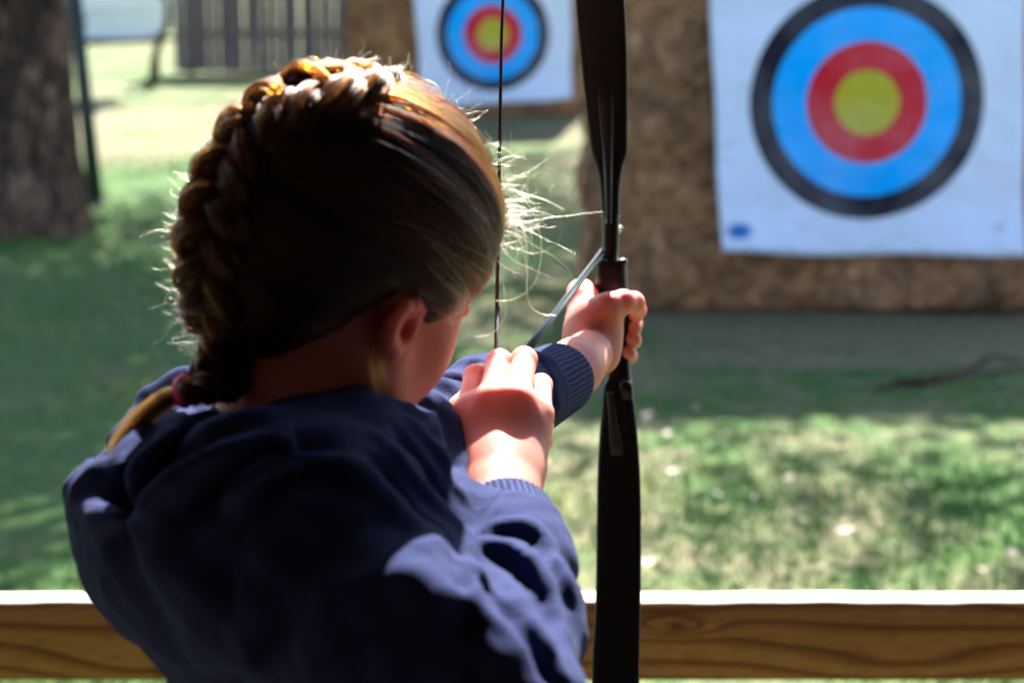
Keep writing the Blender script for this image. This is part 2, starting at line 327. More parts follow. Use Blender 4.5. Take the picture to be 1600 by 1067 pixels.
def face(name, corners, centre, Y, sc_, label, blot, seed):
    """printed paper/cloth target face hung on the butt, slightly rippled"""
    cx, _, cz = onY(*centre, Y); root_loc = np.array([cx, Y, cz])
    C = [onY(px, py, Y) for px, py in corners]; n = 44; V = np.zeros((n, n, 3))
    for i in range(n):
        for j in range(n):
            u, v = i / (n - 1), j / (n - 1)
            p = (C[0] * (1 - u) + C[1] * u) * (1 - v) + (C[3] * (1 - u) + C[2] * u) * v
            y = -.012 - .006 * math.sin(u * 9 + v * 4 + seed) - .004 * math.sin(v * 17 + u * 3) - .035 * max(0, v - .86) / .14 * (0.5 + .5 * math.sin(u * 7 + seed)) - .02 * max(0, abs(u - .5) - .44) / .06 * v
            zz = .004 * math.sin(u * 11 + seed) * (v > .97) - .010 * sc_ * math.sin(u * math.pi) * (v > .97)
            V[i, j] = p + np.array([.003 * math.sin(v * 14), y, zz])
    a = np.arange(n * n).reshape(n, n); Fc = np.stack([a[:-1, :-1], a[:-1, 1:], a[1:, 1:], a[1:, :-1]], -1).reshape(-1, 4)
    o = mesh(name, V.reshape(-1, 3) - root_loc, Fc, mat_face('face_print' + str(seed), blot)); o.location = root_loc
    s = o.modifiers.new('thick', 'SOLIDIFY'); s.thickness = .003
    return tag(o, label, 'target', 'paper target faces on the butts')
Y1 = g1 - .035; Y2 = g2 - .035
face('target_face', [(1103, -128), (1603, -132), (1596, 396), (1126, 392)], (1354, 160), Y1, 1, 'large near target face with yellow centre, red, blue and black rings', [(-.50, -.515, .062, .040, (.0, .13, .45), .95), (.545, -.50, .03, .02, (.35, .4, .5), .7), (.055, .01, .02, .014, (.32, .32, .06), .6)], 1)
face('target_face', [(641, -78), (893, -80), (893, 153), (661, 168)], (770, 54), Y2, 1, 'small far target face partly hidden behind the girl\'s head and bowstring', [], 2)

# fallen branch
mb = MB(); P = [ground(x, y) + np.array([0, 0, .02 + .02 * math.sin(i)]) for i, (x, y) in enumerate([(1345, 628), (1400, 615), (1440, 612), (1490, 600), (1550, 592), (1640, 578), (1720, 574)])]
mb.tube(P, [.004, .012, .014, .018, .022, .026, .028], 8); mb.tube([P[3], P[3] + np.array([.15, .12, .05]), P[3] + np.array([.3, .14, .03])], [.01, .007, .003], 6)
tag(mb.build('fallen_branch', M['bark'], smooth=True), 'thin dark fallen branch lying on the grass at the right', 'branch')

def leaf_cloud(c, rad, n, size, r, lumps=14):
    L = r.normal(0, 1, (lumps, 3)); L /= np.linalg.norm(L, axis=1)[:, None]; L *= r.uniform(.25, .85, (lumps, 1)); L = L * rad + c
    idx = r.integers(0, lumps, n); P = L[idx] + r.normal(0, 1, (n, 3)) * np.array(rad) * .2
    a = r.normal(0, 1, (n, 3)); a /= np.linalg.norm(a, axis=1)[:, None]; b = np.cross(a, r.normal(0, 1, (n, 3))); b /= np.linalg.norm(b, axis=1)[:, None]
    s = size * r.uniform(.6, 1.2, (n, 1)); a *= s; b *= s * .5
    V = np.stack([P - a, P + b, P + a, P - b], 1).reshape(-1, 3); return V, np.arange(4 * n).reshape(-1, 4), L
def tree(name, x, y, r0, h, lean, cc, crad, n, label, seed, flare=1.5, limbs=7, extra=()):
    r = np.random.default_rng(seed); root = empty(name, (x, y, 0)); tag(root, label, 'tree', 'trees around the field')
    V = []; Fc = []; nn = 40; m = 46
    for j in range(m):
        v = j / (m - 1); z = h * v - .05; rr = r0 * (1 - .45 * v) * (1 + (flare - 1) * math.exp(-max(z, 0) / .28))
        for i in range(nn):
            th = 2 * math.pi * i / nn
            q = rr * (1 + .05 * math.sin(5 * th + seed) + .035 * math.sin(11 * th + z * 2) + .16 * (flare - 1) * math.sin(4 * th + seed) * math.exp(-max(z, 0) / .25)) + r.normal(0, .008)
            V.append((x + lean[0] * z + q * math.cos(th), y + lean[1] * z + q * math.sin(th), z))
    for j in range(m - 1):
        for i in range(nn): Fc.append((j * nn + i, j * nn + (i + 1) % nn, (j + 1) * nn + (i + 1) % nn, (j + 1) * nn + i))
    mesh('trunk', np.array(V), np.array(Fc), M['bark'], root)
    LV, LF, L = leaf_cloud(np.array(cc), np.array(crad), n, .075, r)
    lb = MB(); top = Vector((x + lean[0] * h * .9, y + lean[1] * h * .9, h * .9))
    for k in range(limbs):
        e = Vector(L[k]); mid = top.lerp(e, .5) + Vector(r.normal(0, .25, 3)); lb.tube([top, mid, e], [r0 * .4, r0 * .22, .03], 8)
    lb.build('limbs', M['bark'], root, True)
    for (c2, r2, n2) in extra:
        V2, F2, _ = leaf_cloud(np.array(c2), np.array(r2), n2, .06, r); lb = MB(); lb.tube([top, top.lerp(Vector(c2), .5) + Vector((0, 0, .4)), Vector(c2)], [r0 * .3, r0 * .15, .02], 8); lb.build('limbs', M['bark'], root, True)
        LF = np.concatenate([LF, F2 + len(LV)]); LV = np.concatenate([LV, V2])
    mesh('crown', LV, LF, M['leaf'], root, smooth=False)
tree('tree', ground(18, 372)[0] , ground(60, 372)[1] + .35, .29, 5.5, (-.02, .02), (-1.2, 16.6, 6.4), (2.6, 4.0, 1.6), 15000, 'thick rough-barked tree trunk at the left edge of the photo', 11, 1.22, extra=[((1.3, 17.4, 6.2), (1.0, 2.5, .7), 3600), ((.9, 21.3, 6.6), (2.2, 2.0, .7), 3600)])

# dark post leaning beside the trunk
p = ground(150, 318); q = onY(122, 50, p[1]); d = (q - p); mb = MB()
mb.tube([p - d * .03, p + d * .5, p + d * 1.8], [.046, .042, .04], 10); mb.tube([p + np.array([0, 0, -.02]), p + np.array([0, 0, .03])], [.06, .05], 10)
tag(mb.build('post', M['dark'], smooth=True), 'dark green post leaning against the thick tree trunk', 'post')
# slim dark sapling in the gap by the palings
p = ground(240, 133); mb = MB(); root = empty('sapling', tuple(p)); tag(root, 'slim dark sapling in the gap beside the paling fence', 'tree')
mb.tube([p, onY(243, 85, p[1]), onY(262, 35, p[1]), onY(262, -60, p[1]), onY(266, -200, p[1])], [.07, .045, .04, .03, .015], 8); mb.build('trunk', M['bark'], root, True)
V, Fc, _ = leaf_cloud(np.array([p[0] + .08, p[1], 1.0]), np.array([.1, .12, .12]), 220, .04, rng, 6)
V2, F2, _ = leaf_cloud(np.array([p[0] + .1, p[1], 2.9]), np.array([.7, .7, .8]), 1500, .06, rng, 9)
mesh('crown', np.concatenate([V, V2]), np.concatenate([Fc, F2 + len(V)]), M['leaf'], root, smooth=False)
p = ground(240, 136); V, Fc, _ = leaf_cloud(np.array([p[0] + .02, p[1] - .1, .05]), np.array([.12, .1, .05]), 160, .04, rng, 6)
tag(mesh('weeds', V, Fc, M['leaf'], smooth=False), 'dark tuft of weeds at the foot of the slim sapling', 'weeds')

# paling fence
fy = ground(400, 116)[1]; xl = onY(272, 60, fy)[0]; fr = empty('paling_fence', (xl, fy, 0)); tag(fr, 'weathered grey vertical paling fence behind the far butt', 'fence')
mb = MB(); x = xl
while x < 12:
    wd = random.uniform(.085, .1); tp = 1.75 + random.uniform(-.03, .03); k = random.uniform(-.01, .01); yy = fy + random.uniform(-.006, .006)
    mb.box((x, yy, .02), (x + wd, yy + .018, tp), tilt=lambda v, k=k: (v[0] + k * v[2], v[1], v[2])); x += wd + random.uniform(.002, .009)
mb.build('palings', M['fence'], fr)
for z in (.4, 1.35):
    mb = MB(); mb.box((xl, fy + .032, z), (12, fy + .07, z + .08)); mb.build('rail', M['fence'], fr)
for x in np.arange(xl + .1, 12, 2.4):
    mb = MB(); mb.box((x, fy + .075, 0), (x + .1, fy + .17, 1.7)); mb.build('post', M['fence'], fr)

# white car parked beyond the gap
def build_car():
    Yc = 31.0; xr = onY(268, 10, Yc)[0]; z0 = onY(190, 61, Yc)[2]; L = 4.3; x0 = xr - L
    root = empty('parked_vehicle', (x0 + L / 2, Yc + .85, 0)); tag(root, 'white vehicle parked on the grass beyond the gap left of the fence', 'vehicle')
    prof = [(0, z0 + .18), (.06, z0 + .04), (.3, z0), (L - .42, z0), (L - .16, z0 + .07), (L - .04, z0 + .26), (L, z0 + .55), (L - .03, .98), (L - .35, 1.05), (L - .85, 1.48), (L - 2.3, 1.52), (1.35, 1.08), (.25, .92), (.02, .7)]
    V = []; n = len(prof)
    for y, ins in ((Yc + .04, .05), (Yc, 0), (Yc + 1.7, 0), (Yc + 1.66, .05)):
        for (a, z) in prof:
            s = .22 if z > 1.2 else 0
            V.append((x0 + L / 2 + (a - L / 2) * (1 - ins / 2), y + (s if y < Yc + .5 else -s), (z - .8) * (1 - ins) + .8))
    Fc = [tuple(range(n)), tuple(reversed(range(3 * n, 4 * n)))]
    for k in range(3): Fc += [(k * n + i, (k + 1) * n + i, (k + 1) * n + (i + 1) % n, k * n + (i + 1) % n) for i in range(n)]
    mesh('body', V, Fc, M['white'], root, smooth=False).modifiers.new('b', 'BEVEL').width = .03
    for a0, a1, zz0, zz1 in ((1.5, 2.35, 1.08, 1.42), (2.42, 3.3, 1.08, 1.42)):
        mb = MB(); mb.box((x0 + a0, Yc + .10, zz0), (x0 + a1, Yc + .25, zz1)); mb.build('window', M['glass'], root)
    mb = MB(); mb.box((x0 + .35, Yc - .012, z0 + .42), (xr - .12, Yc + .02, z0 + .47)); mb.build('side_trim', M['white'], root, bevel=.008)
    for a in (.8, L - 1.55):
        for y in (Yc + .03, Yc + 1.5):
            mb = MB(); mb.tube([(x0 + a, y, .3), (x0 + a, y + .18, .3)], .3, 24); w_ = mb.build('wheel', M['rubber'], root, True)
            mb = MB(); mb.tube([(x0 + a, y - .008, .3), (x0 + a, y + .05, .3)], .18, 20); mb.build('rim', M['steel'], w_, True)
build_car()

# trees that shade the field, their trunks outside the picture
tree('tree', -4.6, 8.6, .22, 5.0, (0, 0), (-1.15, 11.0, 5.0), (1.75, 3.3, 1.1), 10500, 'tree out of view left of the field shading the grass', 21, 1.2)
tree('tree', 5.6, 15.5, .25, 6.0, (0, 0), (3.4, 17.8, 6.8), (2.8, 2.4, 1.4), 9000, 'tree out of view right of the field shading the butts', 22, 1.2, extra=[((1.9, 10.6, 4.9), (1.5, 1.5, .35), 900), ((3.0, 12.0, 5.4), (1.2, 1.4, .4), 900), ((1.6, 12.3, 5.0), (1.6, .7, .3), 1300)])
tree('tree', -8.5, 21.5, .25, 6.0, (0, 0), (-4.6, 18.5, 7.0), (2.8, 3.0, 1.4), 7000, 'tree out of view left of the far fence', 23, 1.2)
tree('tree', 4.5, 29.5, .3, 6.5, (0, 0), (3.4, 28.6, 7.4), (4.4, 3.4, 1.8), 16000, 'tree behind the paling fence shading the far butt', 24, 1.2)

# ------------------------------------------------------------------ rail in front of the archer
rz0, rz1 = onY(800, 1063, 2.35)[2], onY(800, 940, 2.35)[2]; rr = empty('barrier_rail', (0, 2.35, 0)); tag(rr, 'pine timber rail across the front of the shooting line', 'rail')
def build_rail():
    n = 240; xs = np.linspace(-1.9, 1.9, n); V = []; Fc = []
    for x in xs:
        w1 = .0006 * math.sin(x * 23) + .0004 * math.sin(x * 71 + 1); w2 = .0012 * math.sin(x * 17 + 2) + .001 * math.sin(x * 53)
        zt = rz1 + w1 * .5; zb = rz0
        sec = [(2.35, zb + .003), (2.35, zt - .004 + w1), (2.3515, zt - .0015 + w1), (2.354, zt + w1 * .6), (2.388 + w2, zt), (2.3905 + w2, zt - .003), (2.3905, zb + .003), (2.3875, zb), (2.353, zb)]
        V += [(x, y, z) for y, z in sec]
    m = 9
    for i in range(n - 1): Fc += [(i * m + j, (i + 1) * m + j, (i + 1) * m + (j + 1) % m, i * m + (j + 1) % m) for j in range(m)]
    Fc += [tuple(range(m)), tuple(reversed(range((n - 1) * m, n * m)))]
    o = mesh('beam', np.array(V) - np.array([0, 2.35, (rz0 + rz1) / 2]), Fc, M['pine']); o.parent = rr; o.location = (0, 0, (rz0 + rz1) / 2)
    for x in (-1.5, 1.5):
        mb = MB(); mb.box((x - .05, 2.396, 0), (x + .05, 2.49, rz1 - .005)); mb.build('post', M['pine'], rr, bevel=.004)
build_rail()

# unseen roof and walls added round the camera to darken the archer's back
def build_added_shelter():
    s = empty('added_shelter', (0, -2.2, 0)); tag(s, 'dark timber shelter behind the shooting line, out of view', 'added_shelter')
    mb = MB(); mb.box((-1.9, -4.3, 2.35), (1.9, 2.2, 2.43), tilt=lambda v: (v[0], v[1], v[2] + .06 * (v[1] + 2))); mb.build('roof', M['timber'], s)
    mb = MB(); mb.box((-1.8, -3.25, 0), (1.8, -3.15, 2.2)); mb.build('back_wall', M['timber'], s)
    for x in (-1.8, 1.72):
        mb = MB(); mb.box((x, -3.14, 0), (x + .08, 2.1, 2.3)); mb.build('side_wall', M['timber'], s)
    mb = MB(); mb.box((-1.71, -3.14, .02), (1.71, 1.0, .06)); mb.build('deck', M['deck'], s)
build_added_shelter()


# ------------------------------------------------------------------ distance-field modelling (shapes blended smoothly, then meshed)
def smin(a, b, k):
    h = np.maximum(k - np.abs(a - b), 0) / k; return np.minimum(a, b) - h * h * k * .25
def smax(a, b, k): return -smin(-a, -b, k)
def capsule(P, a, b, ra, rb):
    ba = b - a; L = float(ba @ ba) + 1e-12; h = np.clip((P - a) @ ba / L, 0, 1)
    return np.sqrt(((P - a - h[:, None] * ba) ** 2).sum(1)) - (ra + (rb - ra) * h)
def chain(P, pts, k=.01):
    d = None
    for (a, ra), (b, rb) in zip(pts[:-1], pts[1:]):
        e = capsule(P, a, b, ra, rb); d = e if d is None else (np.minimum(d, e) if k == 0 else smin(d, e, k))
    return d
def ellip(P, c, r, B=None):
    q = P - c
    if B is not None: q = q @ np.asarray(B).T          # rows of B are the ellipsoid's own axes
    r = np.asarray(r); k0 = np.sqrt(((q / r) ** 2).sum(1)); k1 = np.sqrt(((q / (r * r)) ** 2).sum(1)) + 1e-9
    return k0 * (k0 - 1) / k1
def surfmesh(f, lo, hi, h, B=8):
    lo = np.array(lo, float); n = np.ceil((np.array(hi) - lo) / h / B).astype(int); N = n * B + 1
    F = np.full(N, 1.0, np.float32)
    bc = np.stack(np.meshgrid(*[np.arange(k) for k in n], indexing='ij'), -1).reshape(-1, 3)
    d = f(lo + (bc * B + B / 2) * h); near = np.abs(d) < B * h * .87 * 1.35 + .004
    for b, v in zip(bc[~near], d[~near]):
        if v < 0: s = b * B; F[s[0]:s[0] + B + 1, s[1]:s[1] + B + 1, s[2]:s[2] + B + 1] = -1
    off = np.stack(np.meshgrid(*[np.arange(B + 1)] * 3, indexing='ij'), -1).reshape(-1, 3)
    nb = bc[near]
    for i in range(0, len(nb), 256):
        g = (nb[i:i + 256, None] * B + off[None]).reshape(-1, 3); F[g[:, 0], g[:, 1], g[:, 2]] = f(lo + g * h)
    S = F < 0; c = np.zeros(N - 1, np.int8)
    corners = [(x, y, z) for x in (0, 1) for y in (0, 1) for z in (0, 1)]
    for x, y, z in corners: c += S[x:N[0] - 1 + x, y:N[1] - 1 + y, z:N[2] - 1 + z]
    act = np.argwhere((c > 0) & (c < 8)); vals = np.stack([F[act[:, 0] + x, act[:, 1] + y, act[:, 2] + z] for x, y, z in corners], 1)
    acc = np.zeros((len(act), 3)); cnt = np.zeros(len(act))
    for i, p in enumerate(corners):
        for j, q in enumerate(corners):
            if j > i and sum(abs(a - b) for a, b in zip(p, q)) == 1:
                m = (vals[:, i] < 0) != (vals[:, j] < 0); t = np.where(m, vals[:, i] / (vals[:, i] - vals[:, j] + 1e-12 * (~m)), 0)
                acc += m[:, None] * (np.array(p) + t[:, None] * (np.array(q) - np.array(p))); cnt += m
    V = lo + (act + acc / cnt[:, None]) * h
    idx = np.full(N - 1, -1, np.int32); idx[act[:, 0], act[:, 1], act[:, 2]] = np.arange(len(act))
    Q = []
    for ax in range(3):
        a, b = [(1, 2), (2, 0), (0, 1)][ax]
        s0 = [slice(None)] * 3; s1 = [slice(None)] * 3; s0[ax] = slice(0, -1); s1[ax] = slice(1, None)
        E = np.argwhere(S[tuple(s0)] != S[tuple(s1)]); E = E[(E[:, a] > 0) & (E[:, b] > 0) & (E[:, a] < N[a] - 1) & (E[:, b] < N[b] - 1)]
        da = np.zeros(3, int); da[a] = 1; db = np.zeros(3, int); db[b] = 1
        q = [E - da - db, E - db, E, E - da]; q = np.stack([idx[k[:, 0], k[:, 1], k[:, 2]] for k in q], 1)
        fl = ~S[E[:, 0], E[:, 1], E[:, 2]]; q[fl] = q[fl][:, ::-1]; Q.append(q)
    Q = np.concatenate(Q); return V, Q[(Q >= 0).all(1)]
def gradient(f, P, e=.0008):
    G = np.stack([f(P + d) - f(P - d) for d in np.eye(3) * e], 1); return G / (np.linalg.norm(G, axis=1)[:, None] + 1e-9)
def hit(f, pts, d0=.85, d1=2.1, n=420):
    """where the line of sight through each photo point meets the surface f"""
    out = []; D = np.linspace(d0, d1, n)
    for px, py in pts:
        P = np.stack([c3(px, py, d) for d in D]); v = f(P); k = np.argmax(v < 0)
        if v[k] >= 0: k = int(np.argmin(v)); out.append(c3(px, py, D[k])); continue
        t = v[k - 1] / (v[k - 1] - v[k]); out.append(c3(px, py, D[k - 1] + t * (D[k] - D[k - 1])))
    return np.array(out)
def densify(pts, n=5):
    pts = np.asarray(pts, float); o = []
    for i in range(len(pts) - 1):
        p0, p1, p2, p3 = pts[max(i - 1, 0)], pts[i], pts[i + 1], pts[min(i + 2, len(pts) - 1)]
        for t in np.arange(n) / n:
            o.append(.5 * ((2 * p1) + (-p0 + p2) * t + (2 * p0 - 5 * p1 + 4 * p2 - p3) * t * t + (-p0 + 3 * p1 - 3 * p2 + p3) * t ** 3))
    o.append(pts[-1]); return np.array(o)
def creased(f, strokes):
    """ridges (h>0) and valleys (h<0) of a garment, drawn along its surface: (points, radius, height, blend)"""
    S = []
    for pts, r, h, k in strokes:
        q = hit(f, densify(pts, 3)); g = gradient(f, q); n = len(q); tap = np.sin(np.linspace(.12, math.pi - .12, n)) ** .4
        c = q + g * ((h * tap - r * np.sign(h))[:, None]); S.append((c, r, h, k, c.min(0) - r - .03, c.max(0) + r + .03))
    def F(P):
        d = f(P)
        for c, r, h, k, lo, hi in S:
            m = ((P > lo) & (P < hi)).all(1)
            if not m.any(): continue
            e = chain(P[m], [(x, r) for x in c], 0); d[m] = smin(d[m], e, k) if h > 0 else smax(d[m], -e, k)
        return d
    return F
def hair_curves(name, strands, radii, mat, parent):
    """strands: list of (n,3) arrays in view metres; radii: root radius of each (tapers to the tip)"""
    hc = bpy.data.hair_curves.new(name); sizes = [len(s) for s in strands]; hc.add_curves(sizes)
    P = toworld(np.concatenate(strands)) - np.array(parent.location if parent.parent is None else parent.parent.location)
    hc.points.foreach_set('position', P.astype(np.float32).ravel())
    rad = np.concatenate([r * (1 - .55 * np.linspace(0, 1, n) ** 2) for r, n in zip(radii, sizes)]).astype(np.float32)
    hc.points.foreach_set('radius', rad); hc.materials.append(mat)
    o = link(bpy.data.objects.new(name, hc)); o.parent = parent; return o

# ------------------------------------------------------------------ the archer
girl_base = at(470, 640, 1.2); girl_base = np.array([girl_base[0], girl_base[1], 0.0])
girl = empty('person', tuple(girl_base))
tag(girl, 'girl in a navy hooded sweatshirt with a braided ponytail drawing a bow', 'person')
def cs(*l): return [(c3(x, y, d), r) for x, y, d, r in l]

# head frame: forward, right, up in view metres
def rot(axis, a):
    return np.array(Matrix.Rotation(a, 3, Vector(axis)))
YAW, ROLL, NOD = R(40), R(19), R(13)
fw = np.array([math.sin(YAW), 0, math.cos(YAW)]); rt = np.array([math.cos(YAW), 0, -math.sin(YAW)]); up = np.array([0., 1, 0])
# roll the right ear down a little, then nod the face down
up, rt = up * math.cos(ROLL) + rt * math.sin(ROLL), rt * math.cos(ROLL) - up * math.sin(ROLL)
fw, up = fw * math.cos(NOD) - up * math.sin(NOD), up * math.cos(NOD) + fw * math.sin(NOD)
HB = np.stack([fw, rt, up]); HC = c3(548, 381, 1.235)
def hp(f, r, u): return HC + fw * f + rt * r + up * u

def head_f(P):
    d = ellip(P, hp(-.006, 0, .012), (.086, .072, .074), HB)                # cranium
    d = smin(d, ellip(P, hp(.024, 0, -.030), (.058, .058, .068), HB), .02)  # face
    d = smin(d, ellip(P, hp(.028, 0, -.078), (.030, .035, .025), HB), .03)  # jaw, chin
    d = smin(d, ellip(P, hp(.054, 0, -.094), (.013, .016, .012), HB), .02)
    for s in (-1, 1):
        d = smin(d, ellip(P, hp(.044, s * .033, -.046), (.026, .021, .028), HB), .02)   # cheeks
        d = smin(d, capsule(P, hp(-.004, s * .054, -.055), hp(.024, s * .044, -.086), .014, .012), .03)  # jaw line
        d = smax(d, -ellip(P, hp(.088, s * .030, -.010), (.016, .016, .011), HB), .012)  # eye socket
        d = smin(d, ellip(P, hp(.071, s * .028, -.011), (.011, .013, .0085), HB), .004)  # lid
        d = smin(d, capsule(P, hp(.078, s * .014, .008), hp(.070, s * .042, .006), .007, .005), .012)
    d = smin(d, chain(P, [(hp(.074, 0, -.004), .006), (hp(.079, 0, -.026), .007), (hp(.083, 0, -.034), .0078)], .008), .012)
    for s in (-1, 1): d = smin(d, ellip(P, hp(.075, s * .010, -.036), (.008, .006, .006), HB), .006)
    d = smin(d, ellip(P, hp(.073, 0, -.060), (.008, .019, .0055), HB), .006)
    d = smin(d, ellip(P, hp(.070, 0, -.070), (.008, .016, .006), HB), .006)
    d = smax(d, -capsule(P, hp(.081, -.016, -.0652), hp(.081, .016, -.0652), .0022, .0022), .003)
    # neck, leaning from the collar up under the skull
    neck = chain(P, [(c3(474, 740, 1.235), .046), (c3(468, 610, 1.225), .0395), (hp(-.008, 0, -.045), .044)], .03)
    d = smin(d, neck, .022)
    for s in (-1, 1):                                                        # ears
        E = lambda f, u, o: hp(-.018 + f * .76, s * (.0725 + o * .85), -.031 + u * .62)
        ear = ellip(P, E(0, 0, .001), (.0130, .0055, .0168), HB)
        rim = chain(P, [(E(.012, .008, .002), .0026), (E(.009, .021, .005), .0032), (E(-.003, .026, .008), .0036), (E(-.015, .020, .010), .0036), (E(-.019, .006, .010), .0034), (E(-.014, -.008, .008), .0032), (E(-.006, -.018, .005), .0036), (E(.001, -.023, .003), .0046), (E(.006, -.018, .002), .003)], .003)
        anti = chain(P, [(E(.001, .015, .004), .002), (E(-.008, .006, .005), .0028), (E(-.008, -.006, .004), .0026), (E(.001, -.012, .003), .0022)], .003)
        e = smin(smin(ear, rim, .005), anti, .004)
        e = smax(e, -ellip(P, E(.001, .001, .008), (.0050, .006, .0062), HB), .003)
        e = smin(e, ellip(P, E(.011, -.002, .004), (.004, .003, .005), HB), .003)
        d = smin(d, e, .006)
    return d
hv, hq = surfmesh(head_f, HC - np.array([.13, .19, .14]), HC + np.array([.15, .13, .14]), .0019)

# ---------------- hands
def draw_hand(P):
    w = c3(782, 800, 1.262)
    d = chain(P, [(w, .0215), (c3(780, 765, 1.286), .0200), (c3(779, 738, 1.298), .0208)], .02)
    fr = np.array([1, 0, 0.]); n = c3(0, 0, 0)
    # palm: a slab of four metacarpals
    base = [(752, 725, 1.312), (768, 722, 1.306), (788, 722, 1.303), (806, 726, 1.306)]
    mcp = [(731, 642, 1.326), (766, 626, 1.318), (808, 624, 1.316), (842, 646, 1.326)]
    pip = [(743, 588, 1.358), (780, 566, 1.358), (819, 562, 1.356), (845, 602, 1.362)]
    dip = [(752, 584, 1.384), (786, 572, 1.388), (819, 574, 1.388), (840, 612, 1.388)]
    tip = [(760, 610, 1.392), (783, 612, 1.388), (808, 612, 1.386), (826, 632, 1.386)]
    rad = [(.0090, .0072, .0064, .0056), (.0096, .0078, .0068, .0060), (.0096, .0077, .0067, .0058), (.0088, .0068, .0058, .0050)]
    palm = None
    for b, m, r in zip(base, mcp, rad):
        e = capsule(P, c3(*b), c3(*m), .0135, r[0]); palm = e if palm is None else smin(palm, e, .016)
    palm = smin(palm, ellip(P, c3(788, 684, 1.316), (.0235, .026, .0125)), .015)
    d = smin(d, palm, .02)
    for m, r in zip(mcp, rad): d = smin(d, ellip(P, c3(m[0], m[1] + 3, m[2] - .004), (r[0] * .8, r[0] * .85, r[0] * .75)), .006)
    fing = None
    for m, p, q, t, r in zip(mcp, pip, dip, tip, rad):
        e = chain(P, [(c3(*m), r[0] * .92), (c3(*p), r[1]), (c3(*q), r[2]), (c3(*t), r[3])], .004); fing = e if fing is None else smin(fing, e, .0010)
    d = smin(d, fing, .003)
    th = chain(P, [(c3(740, 742, 1.318), .0125), (c3(718, 690, 1.342), .0105), (c3(722, 640, 1.368), .0085), (c3(738, 612, 1.384), .0072)], .006)
    d = smin(d, th, .009)
    d = smin(d, capsule(P, c3(846, 690, 1.330), c3(848, 668, 1.340), .0060, .0068), .012)
    return d
dv, dq = surfmesh(draw_hand, c3(780, 670, 1.34) - np.array([.06, .085, .11]), c3(780, 670, 1.34) + np.array([.06, .07, .10]), .0011)
def bow_hand(P):
    d = chain(P, [(c3(850, 612, 1.660), .0225), (c3(897, 575, 1.735), .0195), (c3(918, 556, 1.765), .0205)], .02)
    d = smin(d, ellip(P, c3(926, 528, 1.805), (.0215, .034, .022)), .022)
    d = smin(d, capsule(P, c3(912, 470, 1.835), c3(912, 530, 1.815), .0145, .0155), .018)      # back of the hand, index side
    d = smin(d, capsule(P, c3(944, 555, 1.800), c3(948, 505, 1.806), .0105, .0120), .016)      # ball of the thumb
    d = smin(d, ellip(P, c3(908, 458, 1.850), (.0125, .0125, .012)), .012)
    th = chain(P, [(c3(928, 508, 1.798), .0130), (c3(950, 478, 1.792), .0110), (c3(974, 471, 1.800), .0094), (c3(990, 473, 1.812), .0088), (c3(998, 485, 1.826), .0072)], .004)
    d = smin(d, th, .010)
    # four fingers run up the far side of the grip and close round it from the right
    kn = [(903, 470, 1.862), (901, 500, 1.862), (904, 530, 1.856), (910, 556, 1.848)]
    mid = [(944, 474, 1.892), (944, 505, 1.892), (944, 535, 1.886), (946, 558, 1.878)]
    dp = [(990, 476, 1.880), (989, 506, 1.882), (988, 532, 1.876), (984, 556, 1.868)]
    tp = [(994, 492, 1.848), (990, 514, 1.852), (989, 530, 1.848), (982, 551, 1.846)]
    rr = [(.0092, .0082, .0078, .0068), (.0092, .0084, .0078, .0072), (.0088, .0080, .0074, .0072), (.0080, .0070, .0064, .0064)]
    f = None
    for a, b, c, e, r in zip(kn, mid, dp, tp, rr):
        q = chain(P, [(c3(*a), r[0]), (c3(*b), r[1]), (c3(*c), r[2]), (c3(*e), r[3])], .004); f = q if f is None else smin(f, q, .0018)
    return smin(d, f, .005)
bv, bq = surfmesh(bow_hand, c3(930, 530, 1.80) - np.array([.07, .08, .17]), c3(930, 530, 1.80) + np.array([.06, .065, .11]), .0012)
# trunk and legs of the body, inside the clothes (one surface with arms)
def core(P):
    d = chain(P, [(c3(455, 700, 1.235), .05), (c3(500, 900, 1.22), .072), (c3(560, 1250, 1.25), .072), (c3(570, 1600, 1.30), .085)], .03)
    d = smin(d, chain(P, [(c3(455, 860, 1.12), .035), (c3(775, 1125, 1.04), .024), (c3(782, 800, 1.262), .02)], .01), .03)
    d = smin(d, chain(P, [(c3(590, 745, 1.36), .035), (c3(730, 690, 1.50), .026), (c3(850, 622, 1.660), .02)], .01), .03)
    return d
cv, cq = surfmesh(core, (-.25, -.5, .9), (.1, 0, 1.8), .006)
parts_ = [(hv, hq), (dv, dq), (bv, bq), (cv, cq)]; V = []; Q = []; k = 0
for v, q in parts_: V.append(v); Q.append(q + k); k += len(v)
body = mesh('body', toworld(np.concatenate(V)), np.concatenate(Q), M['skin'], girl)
for s in (-1, 1):
    mb = MB(); c = Vector(toworld(hp(.0690, s * .028, -.0115))[0]); n_ = 12
    for i in range(n_ + 1):
        for j in range(n_): a_, b_ = math.pi * i / n_, 2 * math.pi * j / n_; mb.V.append((c.x + .0088 * math.sin(a_) * math.cos(b_), c.y + .0088 * math.sin(a_) * math.sin(b_), c.z + .0088 * math.cos(a_)))
    mb.F = [(i * n_ + j, i * n_ + (j + 1) % n_, (i + 1) * n_ + (j + 1) % n_, (i + 1) * n_ + j) for i in range(n_) for j in range(n_)]
    mb.build('eye', M['eye'], girl, True)

